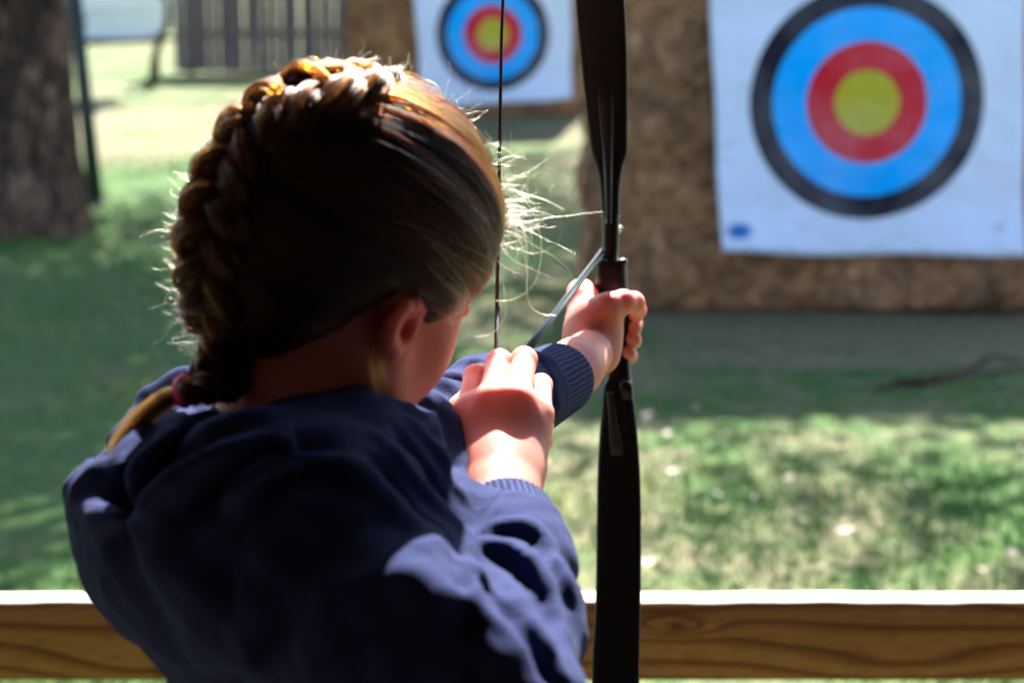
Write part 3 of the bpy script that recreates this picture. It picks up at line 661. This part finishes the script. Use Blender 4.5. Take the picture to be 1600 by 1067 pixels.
# ---------------- hooded sweatshirt
def torso0(P):
    S = np.array([.20, .16, -.965]); S /= np.linalg.norm(S)                   # left shoulder towards right shoulder is mostly towards the camera
    A = np.stack([np.cross([0, 1, 0.], S) / np.linalg.norm(np.cross([0, 1, 0.], S)), [0, 1., 0], S])
    d = ellip(P, c3(505, 930, 1.215), (.085, .13, .145), A)
    d = smin(d, ellip(P, c3(560, 1180, 1.235), (.092, .17, .135), A), .06)
    d = smin(d, ellip(P, c3(575, 1480, 1.27), (.096, .16, .135), A), .06)
    d = smin(d, capsule(P, c3(440, 850, 1.130), c3(590, 770, 1.36), .050, .042), .05)      # shoulders
    d = smin(d, ellip(P, c3(640, 800, 1.335), (.045, .075, .06)), .05)                     # chest
    # draw-side sleeve
    d = smin(d, chain(P, [(c3(465, 880, 1.105), .052), (c3(630, 1030, 1.05), .050), (c3(765, 1130, 1.04), .044)], .02), .04)
    d = smin(d, chain(P, [(c3(772, 1120, 1.05), .043), (c3(797, 975, 1.14), .0365), (c3(800, 885, 1.205), .032), (c3(800, 848, 1.225), .0305)], .02), .025)
    # bow-side sleeve
    d = smin(d, chain(P, [(c3(590, 735, 1.37), .046), (c3(680, 685, 1.445), .041), (c3(765, 645, 1.53), .038), (c3(820, 618, 1.60), .034)], .02), .035)
    return d
def hood0(P):
    d = chain(P, [(c3(180, 800, 1.200), .018), (c3(240, 850, 1.185), .036), (c3(300, 850, 1.150), .050), (c3(400, 830, 1.115), .056), (c3(490, 830, 1.130), .046)], .03)
    d = smin(d, chain(P, [(c3(168, 800, 1.215), .012), (c3(240, 900, 1.190), .018), (c3(292, 972, 1.165), .014), (c3(350, 950, 1.14), .035)], .02), .03)
    d = smin(d, ellip(P, c3(290, 770, 1.20), (.055, .042, .055)), .03)
    # collar roll
    d = smin(d, chain(P, [(c3(235, 720, 1.245), .022), (c3(290, 672, 1.275), .020), (c3(350, 690, 1.205), .024), (c3(430, 740, 1.165), .027), (c3(495, 785, 1.165), .026), (c3(545, 765, 1.215), .018), (c3(590, 740, 1.30), .014)], .012), .02)
    # the open bowl of the hood
    d = smax(d, -chain(P, [(c3(182, 735, 1.215), .015), (c3(215, 745, 1.20), .020), (c3(255, 700, 1.215), .022), (c3(300, 660, 1.235), .018)], .01), .010)
    d = smin(d, chain(P, [(c3(138, 768, 1.20), .0075), (c3(150, 750, 1.215), .008), (c3(168, 735, 1.24), .007), (c3(190, 690, 1.262), .007), (c3(235, 625, 1.28), .008), (c3(290, 588, 1.285), .008)], .006), .010)
    d = smin(d, chain(P, [(c3(138, 768, 1.20), .0075), (c3(145, 790, 1.18), .009), (c3(165, 812, 1.160), .009), (c3(215, 815, 1.142), .009), (c3(268, 790, 1.125), .009), (c3(330, 745, 1.11), .008)], .006), .012)
    return d
def shirt_base(P): return smin(torso0(P), hood0(P), .022)
neck_cut = lambda P: chain(P, [(c3(460, 700, 1.235), .046), (hp(-.03, 0, -.085), .056), (hp(-.03, 0, 0), .07)], 0)
wrist_d = lambda P: capsule(P, c3(790, 800, 1.25), c3(778, 745, 1.30), .024, .026)
def shirt1(P):
    d = shirt_base(P)
    return smax(d, -neck_cut(P), .006)
strokes = [
    # folds in the crook of the draw arm: narrow rolls of cloth fanning out of the crook
    ([(734, 846), (778, 822), (828, 826), (864, 862), (890, 925)], .007, .0036, .005), ([(737, 853), (780, 832), (826, 840), (858, 876), (884, 940)], .0042, -.0045, .004),
    ([(730, 868), (770, 852), (812, 868), (848, 912), (878, 985)], .008, .0045, .006), ([(732, 876), (768, 863), (806, 882), (840, 930), (870, 1005)], .0050, -.0055, .005),
    ([(728, 898), (764, 900), (806, 938), (842, 990), (874, 1055)], .008, .005, .006), ([(730, 908), (760, 914), (800, 956), (834, 1010), (862, 1066)], .0052, -.006, .005),
    ([(728, 870), (735, 915), (744, 965), (752, 1030)], .006, .005, .006), ([(714, 880), (720, 930), (730, 985), (738, 1045)], .0055, -.006, .006), ([(740, 950), (778, 985), (812, 1040)], .006, .003, .008),
    ([(640, 868), (682, 842), (726, 862)], .011, .006, .010), ([(600, 905), (640, 912), (690, 945)], .012, .005, .012), ([(742, 1000), (775, 1035), (800, 1066)], .008, .004, .006),
    # chest folds running down from the collar to the draw arm
    ([(600, 690), (650, 755), (700, 820), (722, 850)], .006, .005, .008), ([(588, 720), (630, 775), (680, 835)], .006, -.006, .008), ([(575, 742), (610, 790), (650, 830)], .007, .005, .010),
    ([(628, 680), (672, 735), (712, 800)], .006, -.007, .008), ([(648, 665), (690, 720), (722, 775)], .006, .005, .008),
    # rings round the bow arm
    ([(655, 625), (690, 640), (712, 690), (708, 745)], .006, -.007, .007), ([(675, 598), (715, 612), (742, 660)], .006, .004, .008), ([(690, 582), (735, 595), (765, 640)], .006, -.007, .007),
    ([(730, 566), (770, 580), (800, 630)], .006, .004, .008), ([(640, 640), (670, 665), (690, 720)], .005, .004, .007), ([(835, 555), (862, 590), (868, 650)], .005, -.005, .006),
    # the lip and the open bowl of the hood
    ([(186, 778), (198, 750), (220, 720), (255, 688)], .018, -.029, .008), ([(205, 775), (240, 735), (290, 690)], .010, -.014, .010),
    ([(126, 778), (150, 804), (187, 816), (228, 800), (266, 770), (304, 740), (350, 722), (410, 712)], .0078, .0115, .006), ([(128, 778), (148, 756), (170, 738)], .011, .009, .008),
    ([(212, 795), (222, 735), (270, 680), (345, 645)], .0045, .006, .006), ([(188, 730), (205, 690), (260, 640)], .0045, .006, .006), ([(232, 800), (262, 735), (320, 680), (400, 660)], .006, -.006, .008),
    # hood folds
    ([(225, 790), (275, 735), (330, 690), (400, 655)], .007, -.007, .010), ([(215, 812), (285, 770), (345, 710), (430, 675)], .008, .006, .010), ([(290, 800), (350, 740), (420, 700), (500, 700)], .009, -.009, .012),
    ([(330, 830), (385, 760), (450, 725), (540, 735)], .010, .006, .012), ([(205, 760), (240, 700), (290, 650)], .006, .004, .008),
    ([(262, 800), (300, 752), (362, 705), (450, 690)], .0045, .0055, .005), ([(275, 812), (318, 765), (378, 722), (470, 712)], .0045, -.006, .006), ([(350, 850), (392, 790), (440, 750), (520, 748)], .006, -.007, .008), ([(205, 800), (200, 750), (232, 680)], .004, -.005, .005),
    # back of the hood and the shirt
    ([(345, 830), (350, 900), (358, 980), (375, 1066)], .012, -.010, .016), ([(190, 850), (225, 930), (258, 1010)], .010, -.005, .012), ([(420, 900), (395, 960), (400, 1060)], .012, .006, .016), ([(240, 860), (290, 930), (330, 1020)], .012, .005, .016),
    ([(500, 830), (440, 900), (420, 980)], .014, -.008, .018), ([(600, 960), (560, 1000), (540, 1066)], .012, -.007, .016),
]
shirt_f = creased(shirt1, strokes)
def shirt_noise(P):
    x, y, z = P.T
    n = .0011 * np.sin(x * 110 + 2 * np.sin(y * 60)) * np.sin(y * 90 + z * 70) + .0007 * np.sin(x * 210 - z * 180) * np.sin(y * 190 + 1.0)
    d = shirt_f(P) + n
    d = smax(d, -capsule(P, c3(789, 812, 1.250), c3(778, 760, 1.29), .0245, .026), .003)
    return d
sv, sq = surfmesh(shirt_noise, (-.27, -.52, .88), (.12, .0, 1.72), .0030)
shirt = mesh('sweatshirt', toworld(sv), sq, M['cloth'], girl)

def cuff(axis, radii, squash, name='cuff'):
    """ribbed knit cuff: a tube with a turned lip; the ribs follow UV.x round it"""
    P = densify([c3(*a) for a in axis], 6); rad = np.interp(np.linspace(0, 1, len(P)), np.linspace(0, 1, len(radii)), radii); V = []; n = 96; prof = []
    for i in range(len(P)): prof.append((i, rad[i]))
    t_end = P[-1] - P[-2]; t_end /= np.linalg.norm(t_end)
    rings = [(P[i], r) for i, r in prof] + [(P[-1] + t_end * .0015, rad[-1] - .0008), (P[-1] + t_end * .0008, rad[-1] - .0030), (P[-1] - t_end * .012, rad[-1] - .0042)]
    for k_, (c, r) in enumerate(rings):
        t = P[min(k_ + 1, len(P) - 1)] - P[max(min(k_, len(P) - 1) - 1, 0)]; t = t / np.linalg.norm(t)
        a = np.cross(t, [0, 1, .2]); a /= np.linalg.norm(a); b = np.cross(t, a)
        for j in range(n):
            th = 2 * math.pi * j / n; rr_ = r * (1 + .012 * math.cos(th * 3 + k_ * .3)) + .00035 * math.cos(th * 48); V.append(c + a * math.cos(th) * rr_ + b * math.sin(th) * rr_ * squash)
    m = len(rings); Fc = np.array([(i * n + j, i * n + (j + 1) % n, (i + 1) * n + (j + 1) % n, (i + 1) * n + j) for i in range(m - 1) for j in range(n)])
    o = mesh(name, toworld(V), Fc, M['rib'], shirt); uv = o.data.uv_layers.new(name='uv')
    k_ = np.arange(len(Fc)); ii = k_ // n; jj = k_ % n
    U = np.stack([jj, jj + 1, jj + 1, jj], 1) / n; W = np.stack([ii, ii, ii + 1, ii + 1], 1) / m
    uv.data.foreach_set('uv', np.stack([U.ravel(), W.ravel()], 1).astype(np.float32).ravel()); return o
cuff([(802, 846, 1.226), (797, 826, 1.239), (792, 806, 1.253)], [.0298, .0290, .0278], .92)
cuff([(800, 628, 1.575), (832, 614, 1.620), (874, 592, 1.682)], [.0335, .0310, .0285], 1.0)

# trousers and shoes, below the picture
FLOOR = 0.0
def cam_of(wx, wy, wz):
    v = np.array([wx, wy, wz]) - CAM; return np.array([v[0], v @ UP, v @ FWD])
gx, gy = girl_base[0], girl_base[1]
def legs(P):
    d = ellip(P, cam_of(gx + .03, gy, .72), (.10, .12, .13))
    for s in (-1, 1): d = smin(d, chain(P, [(cam_of(gx + .03, gy + s * .07, .70), .078), (cam_of(gx + .03, gy + s * .11, .38), .055), (cam_of(gx + .02, gy + s * .13, .09), .048)], .02), .03)
    return d
lv, lq = surfmesh(legs, cam_of(gx, gy, .45) - .62, cam_of(gx, gy, .45) + .62, .008); mesh('trousers', toworld(lv), lq, M['jeans'], girl)
for s in (-1, 1):
    f = lambda P: smax(smin(chain(P, [(cam_of(gx - .02, gy + s * .13, .05), .040), (cam_of(gx + .12, gy + s * .14, .035), .034)], .02), capsule(P, cam_of(gx, gy + s * .13, .1), cam_of(gx, gy + s * .13, .05), .04, .04), .02), -( (toworld(P)[:, 2]) - .0), .004)
    q, r_ = surfmesh(f, cam_of(gx + .04, gy + s * .13, .05) - .17, cam_of(gx + .04, gy + s * .13, .05) + .17, .005); mesh('shoe', toworld(q), r_, M['rubber'], girl)

# ---------------- hair
hr = np.random.default_rng(42)
def hair_cap(P):
    d = ellip(P, hp(-.010, 0, .018), (.086, .082, .078), HB)
    d = smin(d, ellip(P, hp(-.048, .000, -.022), (.050, .058, .054), HB), .03)
    d = smin(d, ellip(P, hp(-.038, 0, .034), (.045, .045, .036), HB), .03)
    # cut back in front of the ears so that forehead, temple and cheek stay bare
    nrm = fw * .90 + up * -.44; d = smax(d, (P - hp(.042, 0, .020)) @ nrm - .020, .012)
    nl = np.array([.476, -.88, 0]); d = smax(d, smin((P - c3(490, 520, 1.17)) @ nl, c3(640, 500, 1.2)[0] - P[:, 0], .01), .010)   # nape hairline
    for s in (-1, 1): d = smax(d, -ellip(P, hp(-.012, s * .085, -.044), (.030, .028, .034), HB), .010)
    return d
capv, capq = surfmesh(hair_cap, HC - .15, HC + .15, .0024)
hair = mesh('hair', toworld(capv), capq, M['scalp'], girl)
def onto(f, P, off=0.0):
    P = np.asarray(P, float)
    for _ in range(4): P = P - gradient(f, P) * (f(P) - off)[:, None]
    return P
HQ = hp(-.012, 0, .0)
def radial(D, off=0.0):
    D = D / np.linalg.norm(D, axis=1)[:, None]; a = np.full(len(D), .02); b = np.full(len(D), .17)
    for _ in range(20):
        m = (a + b) / 2; v = hair_cap(HQ + D * m[:, None]); a = np.where(v < 0, m, a); b = np.where(v < 0, b, m)
    return HQ + D * (a + off)[:, None]
# braid path down the back of the head, in photo points + depth guess, pulled onto the cap
bp = [(600, 122), (530, 138), (458, 164), (402, 206), (364, 266), (343, 335), (334, 405), (334, 470), (340, 520), (348, 552)]
bpath = radial(densify(hit(hair_cap, bp), 12) - HQ, -.004)
free = densify([bpath[-1], c3(347, 582, 1.178), c3(325, 606, 1.170), c3(297, 612, 1.172)], 8)
path = np.concatenate([bpath, free[1:]]); L = np.concatenate([[0], np.cumsum(np.linalg.norm(np.diff(path, axis=0), axis=1))])
def path_at(s):
    return np.stack([np.interp(s, L, path[:, i]) for i in range(3)], -1)
nb = int(L[-1] / .0022); S_ = np.linspace(0, L[-1], nb); C_ = path_at(S_)
T_ = np.gradient(C_, axis=0); T_ /= np.linalg.norm(T_, axis=1)[:, None]
N_ = gradient(hair_cap, C_); N_ -= (N_ * T_).sum(1)[:, None] * T_; N_ /= np.linalg.norm(N_, axis=1)[:, None]; B_ = np.cross(T_, N_)
wd_ = np.interp(S_ / L[-1], [0, .15, .6, .8, 1], [.010, .0165, .0165, .0135, .0085]); ph_ = np.cumsum(np.full(nb, 2 * math.pi * .0022 / .062) * np.interp(S_ / L[-1], [0, .7, 1], [1, 1.15, 1.7]))
strand_c = []
for k in range(3):
    p_ = ph_ + 2 * math.pi * k / 3; strand_c.append(C_ + B_ * (np.sin(p_) * wd_)[:, None] + N_ * (np.sin(2 * p_) * wd_ * .36 + wd_ * .12 + .0018 * np.sin(S_ * 130 + k * 2) + .0012 * np.sin(S_ * 290 + k * 5))[:, None])
mb = MB()
strands = []; radii = []; tones = []
for k in range(3):
    rr_ = wd_ * .60; mb.tube([tuple(q) for q in toworld(strand_c[k])], list(rr_ * .80), 12)
    c = strand_c[k]; t = np.gradient(c, axis=0); t /= np.linalg.norm(t, axis=1)[:, None]; a = np.cross(t, N_); a /= np.linalg.norm(a, axis=1)[:, None]; b = np.cross(t, a)
    for _ in range(950):
        i0 = hr.integers(0, nb - 14); i1 = min(nb, i0 + hr.integers(14, 34)); ii = np.arange(i0, i1); th = hr.random() * 6.28 + np.linspace(0, hr.normal(0, .8), len(ii)); ro = rr_[ii] * (.9 + .14 * hr.random()) 
        ro = ro * (1 + .13 * np.cos(th * 5 + k) + .05 * np.cos(th * 11)); end = np.sin(np.linspace(.25, math.pi - .25, len(ii))); ro = ro * (.80 + .22 * end)
        strands.append(c[ii] - 0 + a[ii] * (np.cos(th) * ro)[:, None] + b[ii] * (np.sin(th) * ro)[:, None]); radii.append(.00032); tones.append(.5 + .55 * math.cos(float(th[0]) * 5 + k) + hr.normal(0, .22))
mb.build('braid', M['scalp'], hair, True)
for _ in range(420):                                             # frizz standing off the braid
    c = strand_c[hr.integers(0, 3)]; i0 = hr.integers(0, nb - 16); ii = np.arange(i0, min(nb, i0 + hr.integers(8, 16))); o = hr.normal(0, 1, 3); o /= np.linalg.norm(o)
    if o @ N_[i0] < -.1: o = -o
    lift_ = np.linspace(.95, 1.0 + hr.random() * .5, len(ii)); strands.append(c[ii] + o * (rr_[ii] * lift_)[:, None] + np.cumsum(hr.normal(0, .00025, (len(ii), 3)), 0)); radii.append(.00016); tones.append(hr.random() * 1.4)
# swept hair: from the hairline over the cap to the braid
def sweep(n, A, B, lift, rad, jit):
    """A, B: lists of head-frame points (start on the hairline, end under the braid) walked together"""
    A = densify(np.array([hp(*a) for a in A]), 10); Bp = B; out = []
    for _ in range(n):
        u = hr.random(); a = A[int(u * (len(A) - 1))] + hr.normal(0, jit, 3); v = np.clip(u + hr.normal(0, .025), 0, 1); b = Bp[int(v * (len(Bp) - 1))] + hr.normal(0, .002, 3)
        m = 14; s = np.linspace(0, 1, m)[:, None]; u0 = a - HQ; u1 = b - HQ; u0 = u0 / np.linalg.norm(u0); u1 = u1 / np.linalg.norm(u1); om = math.acos(np.clip(u0 @ u1, -1, 1)) + 1e-4
        q = HQ + .1 * (np.sin((1 - s) * om) * u0 + np.sin(s * om) * u1) / math.sin(om)
        lock = u * 17 + .35 * math.sin(u * 40); tone_l.append(.55 * max(0, 1 - u / .3) + .42 + .38 * math.sin(u * 93) * math.sin(u * 41 + 1) + .25 * math.cos(lock * 2 * math.pi) + hr.normal(0, .25)); out.append((q, hr.random() ** 2 * lift + .0026 * (abs(math.sin(lock * math.pi)) - .6) * np.sin(s[:, 0] * math.pi) ** .5))  # strands near the crown toned lighter, sunlight painted into the hair colour
    Q = np.concatenate([q for q, _ in out]); off = np.concatenate([o for _, o in out]); wav = .0010 * np.sin(Q @ np.array([90, 140, 70]))
    P = radial(Q - HQ, off + wav + .0008)
    P = P.reshape(len(out), 14, 3); return [P[i] for i in range(len(out))], [rad * hr.uniform(.6, 1.2) for _ in out]
right_line = [(.068, .012, .092), (.074, .030, .070), (.066, .052, .045), (.052, .066, .022), (.040, .072, .000), (.022, .076, -.010), (.000, .078, -.006), (-.018, .078, -.020), (-.028, .072, -.045), (-.040, .062, -.066), (-.052, .045, -.078), (-.062, .025, -.082)]
left_line = [(f, -r, u) for f, r, u in right_line]
tone_l = []
s1, r1 = sweep(9000, right_line, bpath, .0035, .00036, .003)
s2, r2 = sweep(3500, left_line, bpath, .0035, .00036, .003)
s3, r3 = sweep(420, right_line, bpath, .006, .00017, .012)
strands += s1 + s2 + s3; radii += r1 + r2 + r3
tone = np.array(tones + tone_l)
for lo_, hi_, mm in ((-9, .4, 'hair_dark'), (.4, .85, 'hair'), (.85, 9, 'hair_light')):
    k_ = [i for i in range(len(strands)) if lo_ <= tone[i] < hi_]
    hair_curves('hair_strands', [strands[i] for i in k_], [radii[i] for i in k_], M[mm], hair)
# pony tail below the tie
tl = densify([c3(300, 611, 1.172), c3(262, 622, 1.174), c3(222, 652, 1.176), c3(192, 690, 1.172), c3(172, 735, 1.172)], 6)
ts = []; tr = []
for _ in range(650):
    o = hr.normal(0, 1, 3); o /= np.linalg.norm(o); wdt = np.interp(np.linspace(0, 1, len(tl)), [0, .15, .6, 1], [.0030, .0042, .0058, .0050]) * hr.random() ** .6; n = hr.integers(int(len(tl) * .6), len(tl) + 1)
    ts.append((tl + o * wdt[:, None] + np.cumsum(hr.normal(0, .00036, (len(tl), 3)), 0))[:n]); tr.append(.00022)
hair_curves('ponytail', ts, tr, M['tail'], hair)
mb = MB()
a0, a1 = toworld([c3(299, 610, 1.172), c3(273, 612, 1.172)]); mb.tube([a0, a0 * .7 + a1 * .3, a0 * .4 + a1 * .6, a1], [.0074, .0098, .0096, .0070], 16); mb.build('hair_tie', M['pink'], hair, True)
# strands that fall behind the ear
es = []; er = []
for _ in range(26):
    j = hr.normal(0, 1, 3) * np.array([.0032, .001, .002]); q = densify([c3(598, 478, 1.168), c3(586, 520, 1.166), c3(584, 560, 1.168), c3(592, 600 + hr.normal(0, 12), 1.170)], 5) + j + np.cumsum(hr.normal(0, .0003, (16, 3)), 0); es.append(q); er.append(.00011)
hair_curves('ear_wisps', es, er, M['hair_light'], hair)
# flyaways lit from behind
fs = []; fr_ = []
def fly(p0, d0, length, curl, n=16):
    d = np.array(d0, float); d /= np.linalg.norm(d); ax = hr.normal(0, 1, 3); ax /= np.linalg.norm(ax); q = [np.array(p0)]; w_ = curl * hr.normal(1, .7)
    for _ in range(n - 1):
        d = d + np.cross(ax, d) * w_ * length / n + hr.normal(0, .07, 3); d /= np.linalg.norm(d); q.append(q[-1] + d * length / n)
    return np.array(q)
def fly_zone(pts, n, out, length, curl, rad=.00010):
    pts = densify(np.array([c3(x, y, d) for x, y, d in pts]), 8)
    for _ in range(n):
        p = pts[hr.integers(0, len(pts))]; p = p + hr.normal(0, .005, 3) - np.array(out) * .006; g = gradient(hair_cap, p[None])[0]
        d = g * .8 + np.array(out) + hr.normal(0, .45, 3); fs.append(fly(p, d, length * min(1.25, hr.lognormal(-.3, .5)), curl)); fr_.append(rad * hr.uniform(.7, 1.4))
fly_zone([(300, 330, 1.24), (290, 400, 1.24), (292, 470, 1.24), (310, 540, 1.23)], 190, (-.3, -.1, 0), .018, 70, .000055)
fly_zone([(400, 190, 1.26), (350, 240, 1.25), (315, 300, 1.25)], 90, (-.3, .3, 0), .018, 70, .00006)
fly_zone([(450, 130, 1.27), (540, 105, 1.27), (640, 110, 1.27)], 80, (0, .3, 0), .010, 90, .00006)
fly_zone([(700, 160, 1.28), (750, 220, 1.29), (785, 290, 1.29), (795, 360, 1.29)], 95, (.25, .25, 0), .026, 75, .000055)
fly_zone([(785, 300, 1.29), (798, 350, 1.29), (790, 400, 1.29)], 45, (.3, -.6, 0), .045, 45, .000055)
fly_zone([(460, 180, 1.18), (600, 200, 1.17), (700, 250, 1.19)], 70, (0, .3, -.2), .014, 80, .00006)
for q in ([(800, 290), (832, 330), (846, 385), (836, 440), (806, 466), (775, 470)], [(795, 330), (820, 400), (826, 470), (845, 490), (868, 492)], [(798, 310), (818, 360), (824, 420), (822, 462)], [(810, 300), (850, 312), (882, 328)], [(786, 440), (790, 490), (770, 520), (742, 526)]):
    fs.append(densify([c3(x, y, 1.30 + .004 * i) for i, (x, y) in enumerate(q)], 6)); fr_.append(.00013)
hair_curves('loose_strands', fs, fr_, M['loose'], hair)

# ------------------------------------------------------------------ bow, string, arrow
bow = empty('recurve_bow', tuple(at(965, 500, 1.85))); tag(bow, 'black recurve bow held upright and drawn by the girl', 'bow')
def loft(name, secs, mat, parent, n=20, power=4.0, sub=5):
    """secs: (py, x_left, x_right, depth, thickness) rounded-rectangle sections"""
    S = densify(np.array(secs, float), sub); V = []
    for py, xl_, xr_, d, th in S:
        c = c3((xl_ + xr_) / 2, py, d); hw = (xr_ - xl_) / 2 * d / F_PX
        for j in range(n):
            a = 2 * math.pi * j / n; ca, sa = math.cos(a), math.sin(a); e = 2 / power
            V.append(c + np.array([math.copysign(abs(ca) ** e, ca) * hw, 0, math.copysign(abs(sa) ** e, sa) * th / 2]))
    m = len(S); Fc = [(i * n + j, (i + 1) * n + j, (i + 1) * n + (j + 1) % n, i * n + (j + 1) % n) for i in range(m - 1) for j in range(n)]
    Fc += [tuple(reversed(range(n))), tuple(range((m - 1) * n, m * n))]
    return mesh(name, toworld(V), Fc, mat, parent)
up_limb = loft('limb', [(-872, 812, 822, 1.655, .005), (-830, 808, 828, 1.66, .006), (-600, 838, 878, 1.70, .006), (-300, 875, 936, 1.765, .008), (-100, 893, 968, 1.805, .009), (0, 899, 976, 1.822, .010), (80, 906, 980, 1.834, .011), (150, 913, 981, 1.842, .013), (225, 922, 981, 1.850, .016), (242, 925, 980, 1.852, .018), (258, 930, 975, 1.853, .021), (280, 934, 971, 1.854, .026), (310, 937, 968.5, 1.855, .030), (340, 939, 968, 1.856, .030)], M['limb'], bow)
riser = loft('riser', [(300, 941, 966, 1.856, .022), (330, 940, 968, 1.857, .032), (385, 940, 967, 1.858, .034), (404, 938, 967, 1.858, .036), (410, 929, 979, 1.858, .040), (420, 928, 980, 1.858, .042), (455, 929, 981, 1.858, .042), (475, 936, 981, 1.858, .036), (500, 944, 983, 1.858, .030), (545, 948, 984, 1.858, .030), (580, 947, 986, 1.857, .032), (600, 944, 988, 1.856, .032), (640, 944, 992, 1.852, .030), (700, 948, 990, 1.848, .022), (715, 952, 986, 1.846, .016)], M['bow'], bow, power=3.2)
lo_limb = loft('limb', [(592, 950, 975, 1.842, .010), (604, 943, 987, 1.842, .014), (640, 940, 992, 1.842, .015), (690, 936, 997, 1.842, .013), (760, 933, 1001, 1.838, .011), (850, 932, 1002, 1.832, .010), (950, 930, 1001, 1.822, .009), (1070, 925, 999, 1.808, .009), (1300, 935, 998, 1.765, .008), (1500, 955, 1000, 1.71, .006), (1680, 975, 1000, 1.66, .006), (1715, 982, 992, 1.652, .005)], M['limb'], bow)
loft('limb_groove', [(612, 947, 960, 1.832, .006), (640, 950, 962, 1.832, .006), (675, 952, 968, 1.833, .005), (700, 953, 974, 1.834, .004), (712, 956, 972, 1.835, .003)], M['grey'], lo_limb, power=2.4)
loft('limb_lug', [(594, 972, 984, 1.834, .008), (600, 968, 988, 1.832, .010), (612, 968, 989, 1.832, .009), (626, 972, 988, 1.833, .005)], M['bow'], lo_limb, power=2.2)
loft('limb_inlay', [(130, 934, 958, 1.836, .004), (160, 934, 959, 1.8365, .008), (200, 937, 959, 1.839, .010), (240, 941, 958, 1.842, .012), (290, 944, 957, 1.840, .012), (350, 946, 956, 1.841, .008)], M['red'], up_limb, power=2.2)
loft('arrow_shelf', [(404, 966, 980, 1.850, .020), (408, 960, 981, 1.850, .026), (414, 960, 981, 1.850, .026)], M['bow'], riser, power=2.4)
# string: upper tip - nock - lower tip
nock = c3(774, 612, 1.358)
mb = MB(); ut, lt = c3(819, -850, 1.652), c3(987, 1695, 1.650)
mb.tube(toworld([ut, c3(783.5, 60, 1.463), nock]), [.0011, .00125, .0014], 8); mb.tube(toworld([nock, lt]), [.0014, .0011], 8)
ql = toworld([nock + (ut - nock) * .075, nock, nock + (lt - nock) * .04]); mb.tube(ql, .0017, 8)
mb.build('bowstring', M['string'], bow, True)
# arrow
brest = c3(940, 395, 1.85); ad = (brest - nock); tipc = nock + ad * 1.262
ar = empty('arrow', tuple(toworld(nock)[0])); tag(ar, 'thin grey arrow nocked on the bowstring and resting on the bow', 'arrow')
mb = MB(); mb.tube(toworld([nock + ad * .02, nock + ad * 1.235]), [.0029, .0029], 14); mb.build('shaft', M['steel'], ar, True)
mb = MB(); mb.tube(toworld([nock + ad * 1.232, nock + ad * 1.250, nock + ad * 1.262]), [.0034, .0034, .0012], 14); mb.build('point', M['steel'], ar, True)
mb = MB(); mb.tube(toworld([nock - ad * .006, nock + ad * .022]), [.0024, .0032], 12); mb.build('nock', M['red'], ar, True)
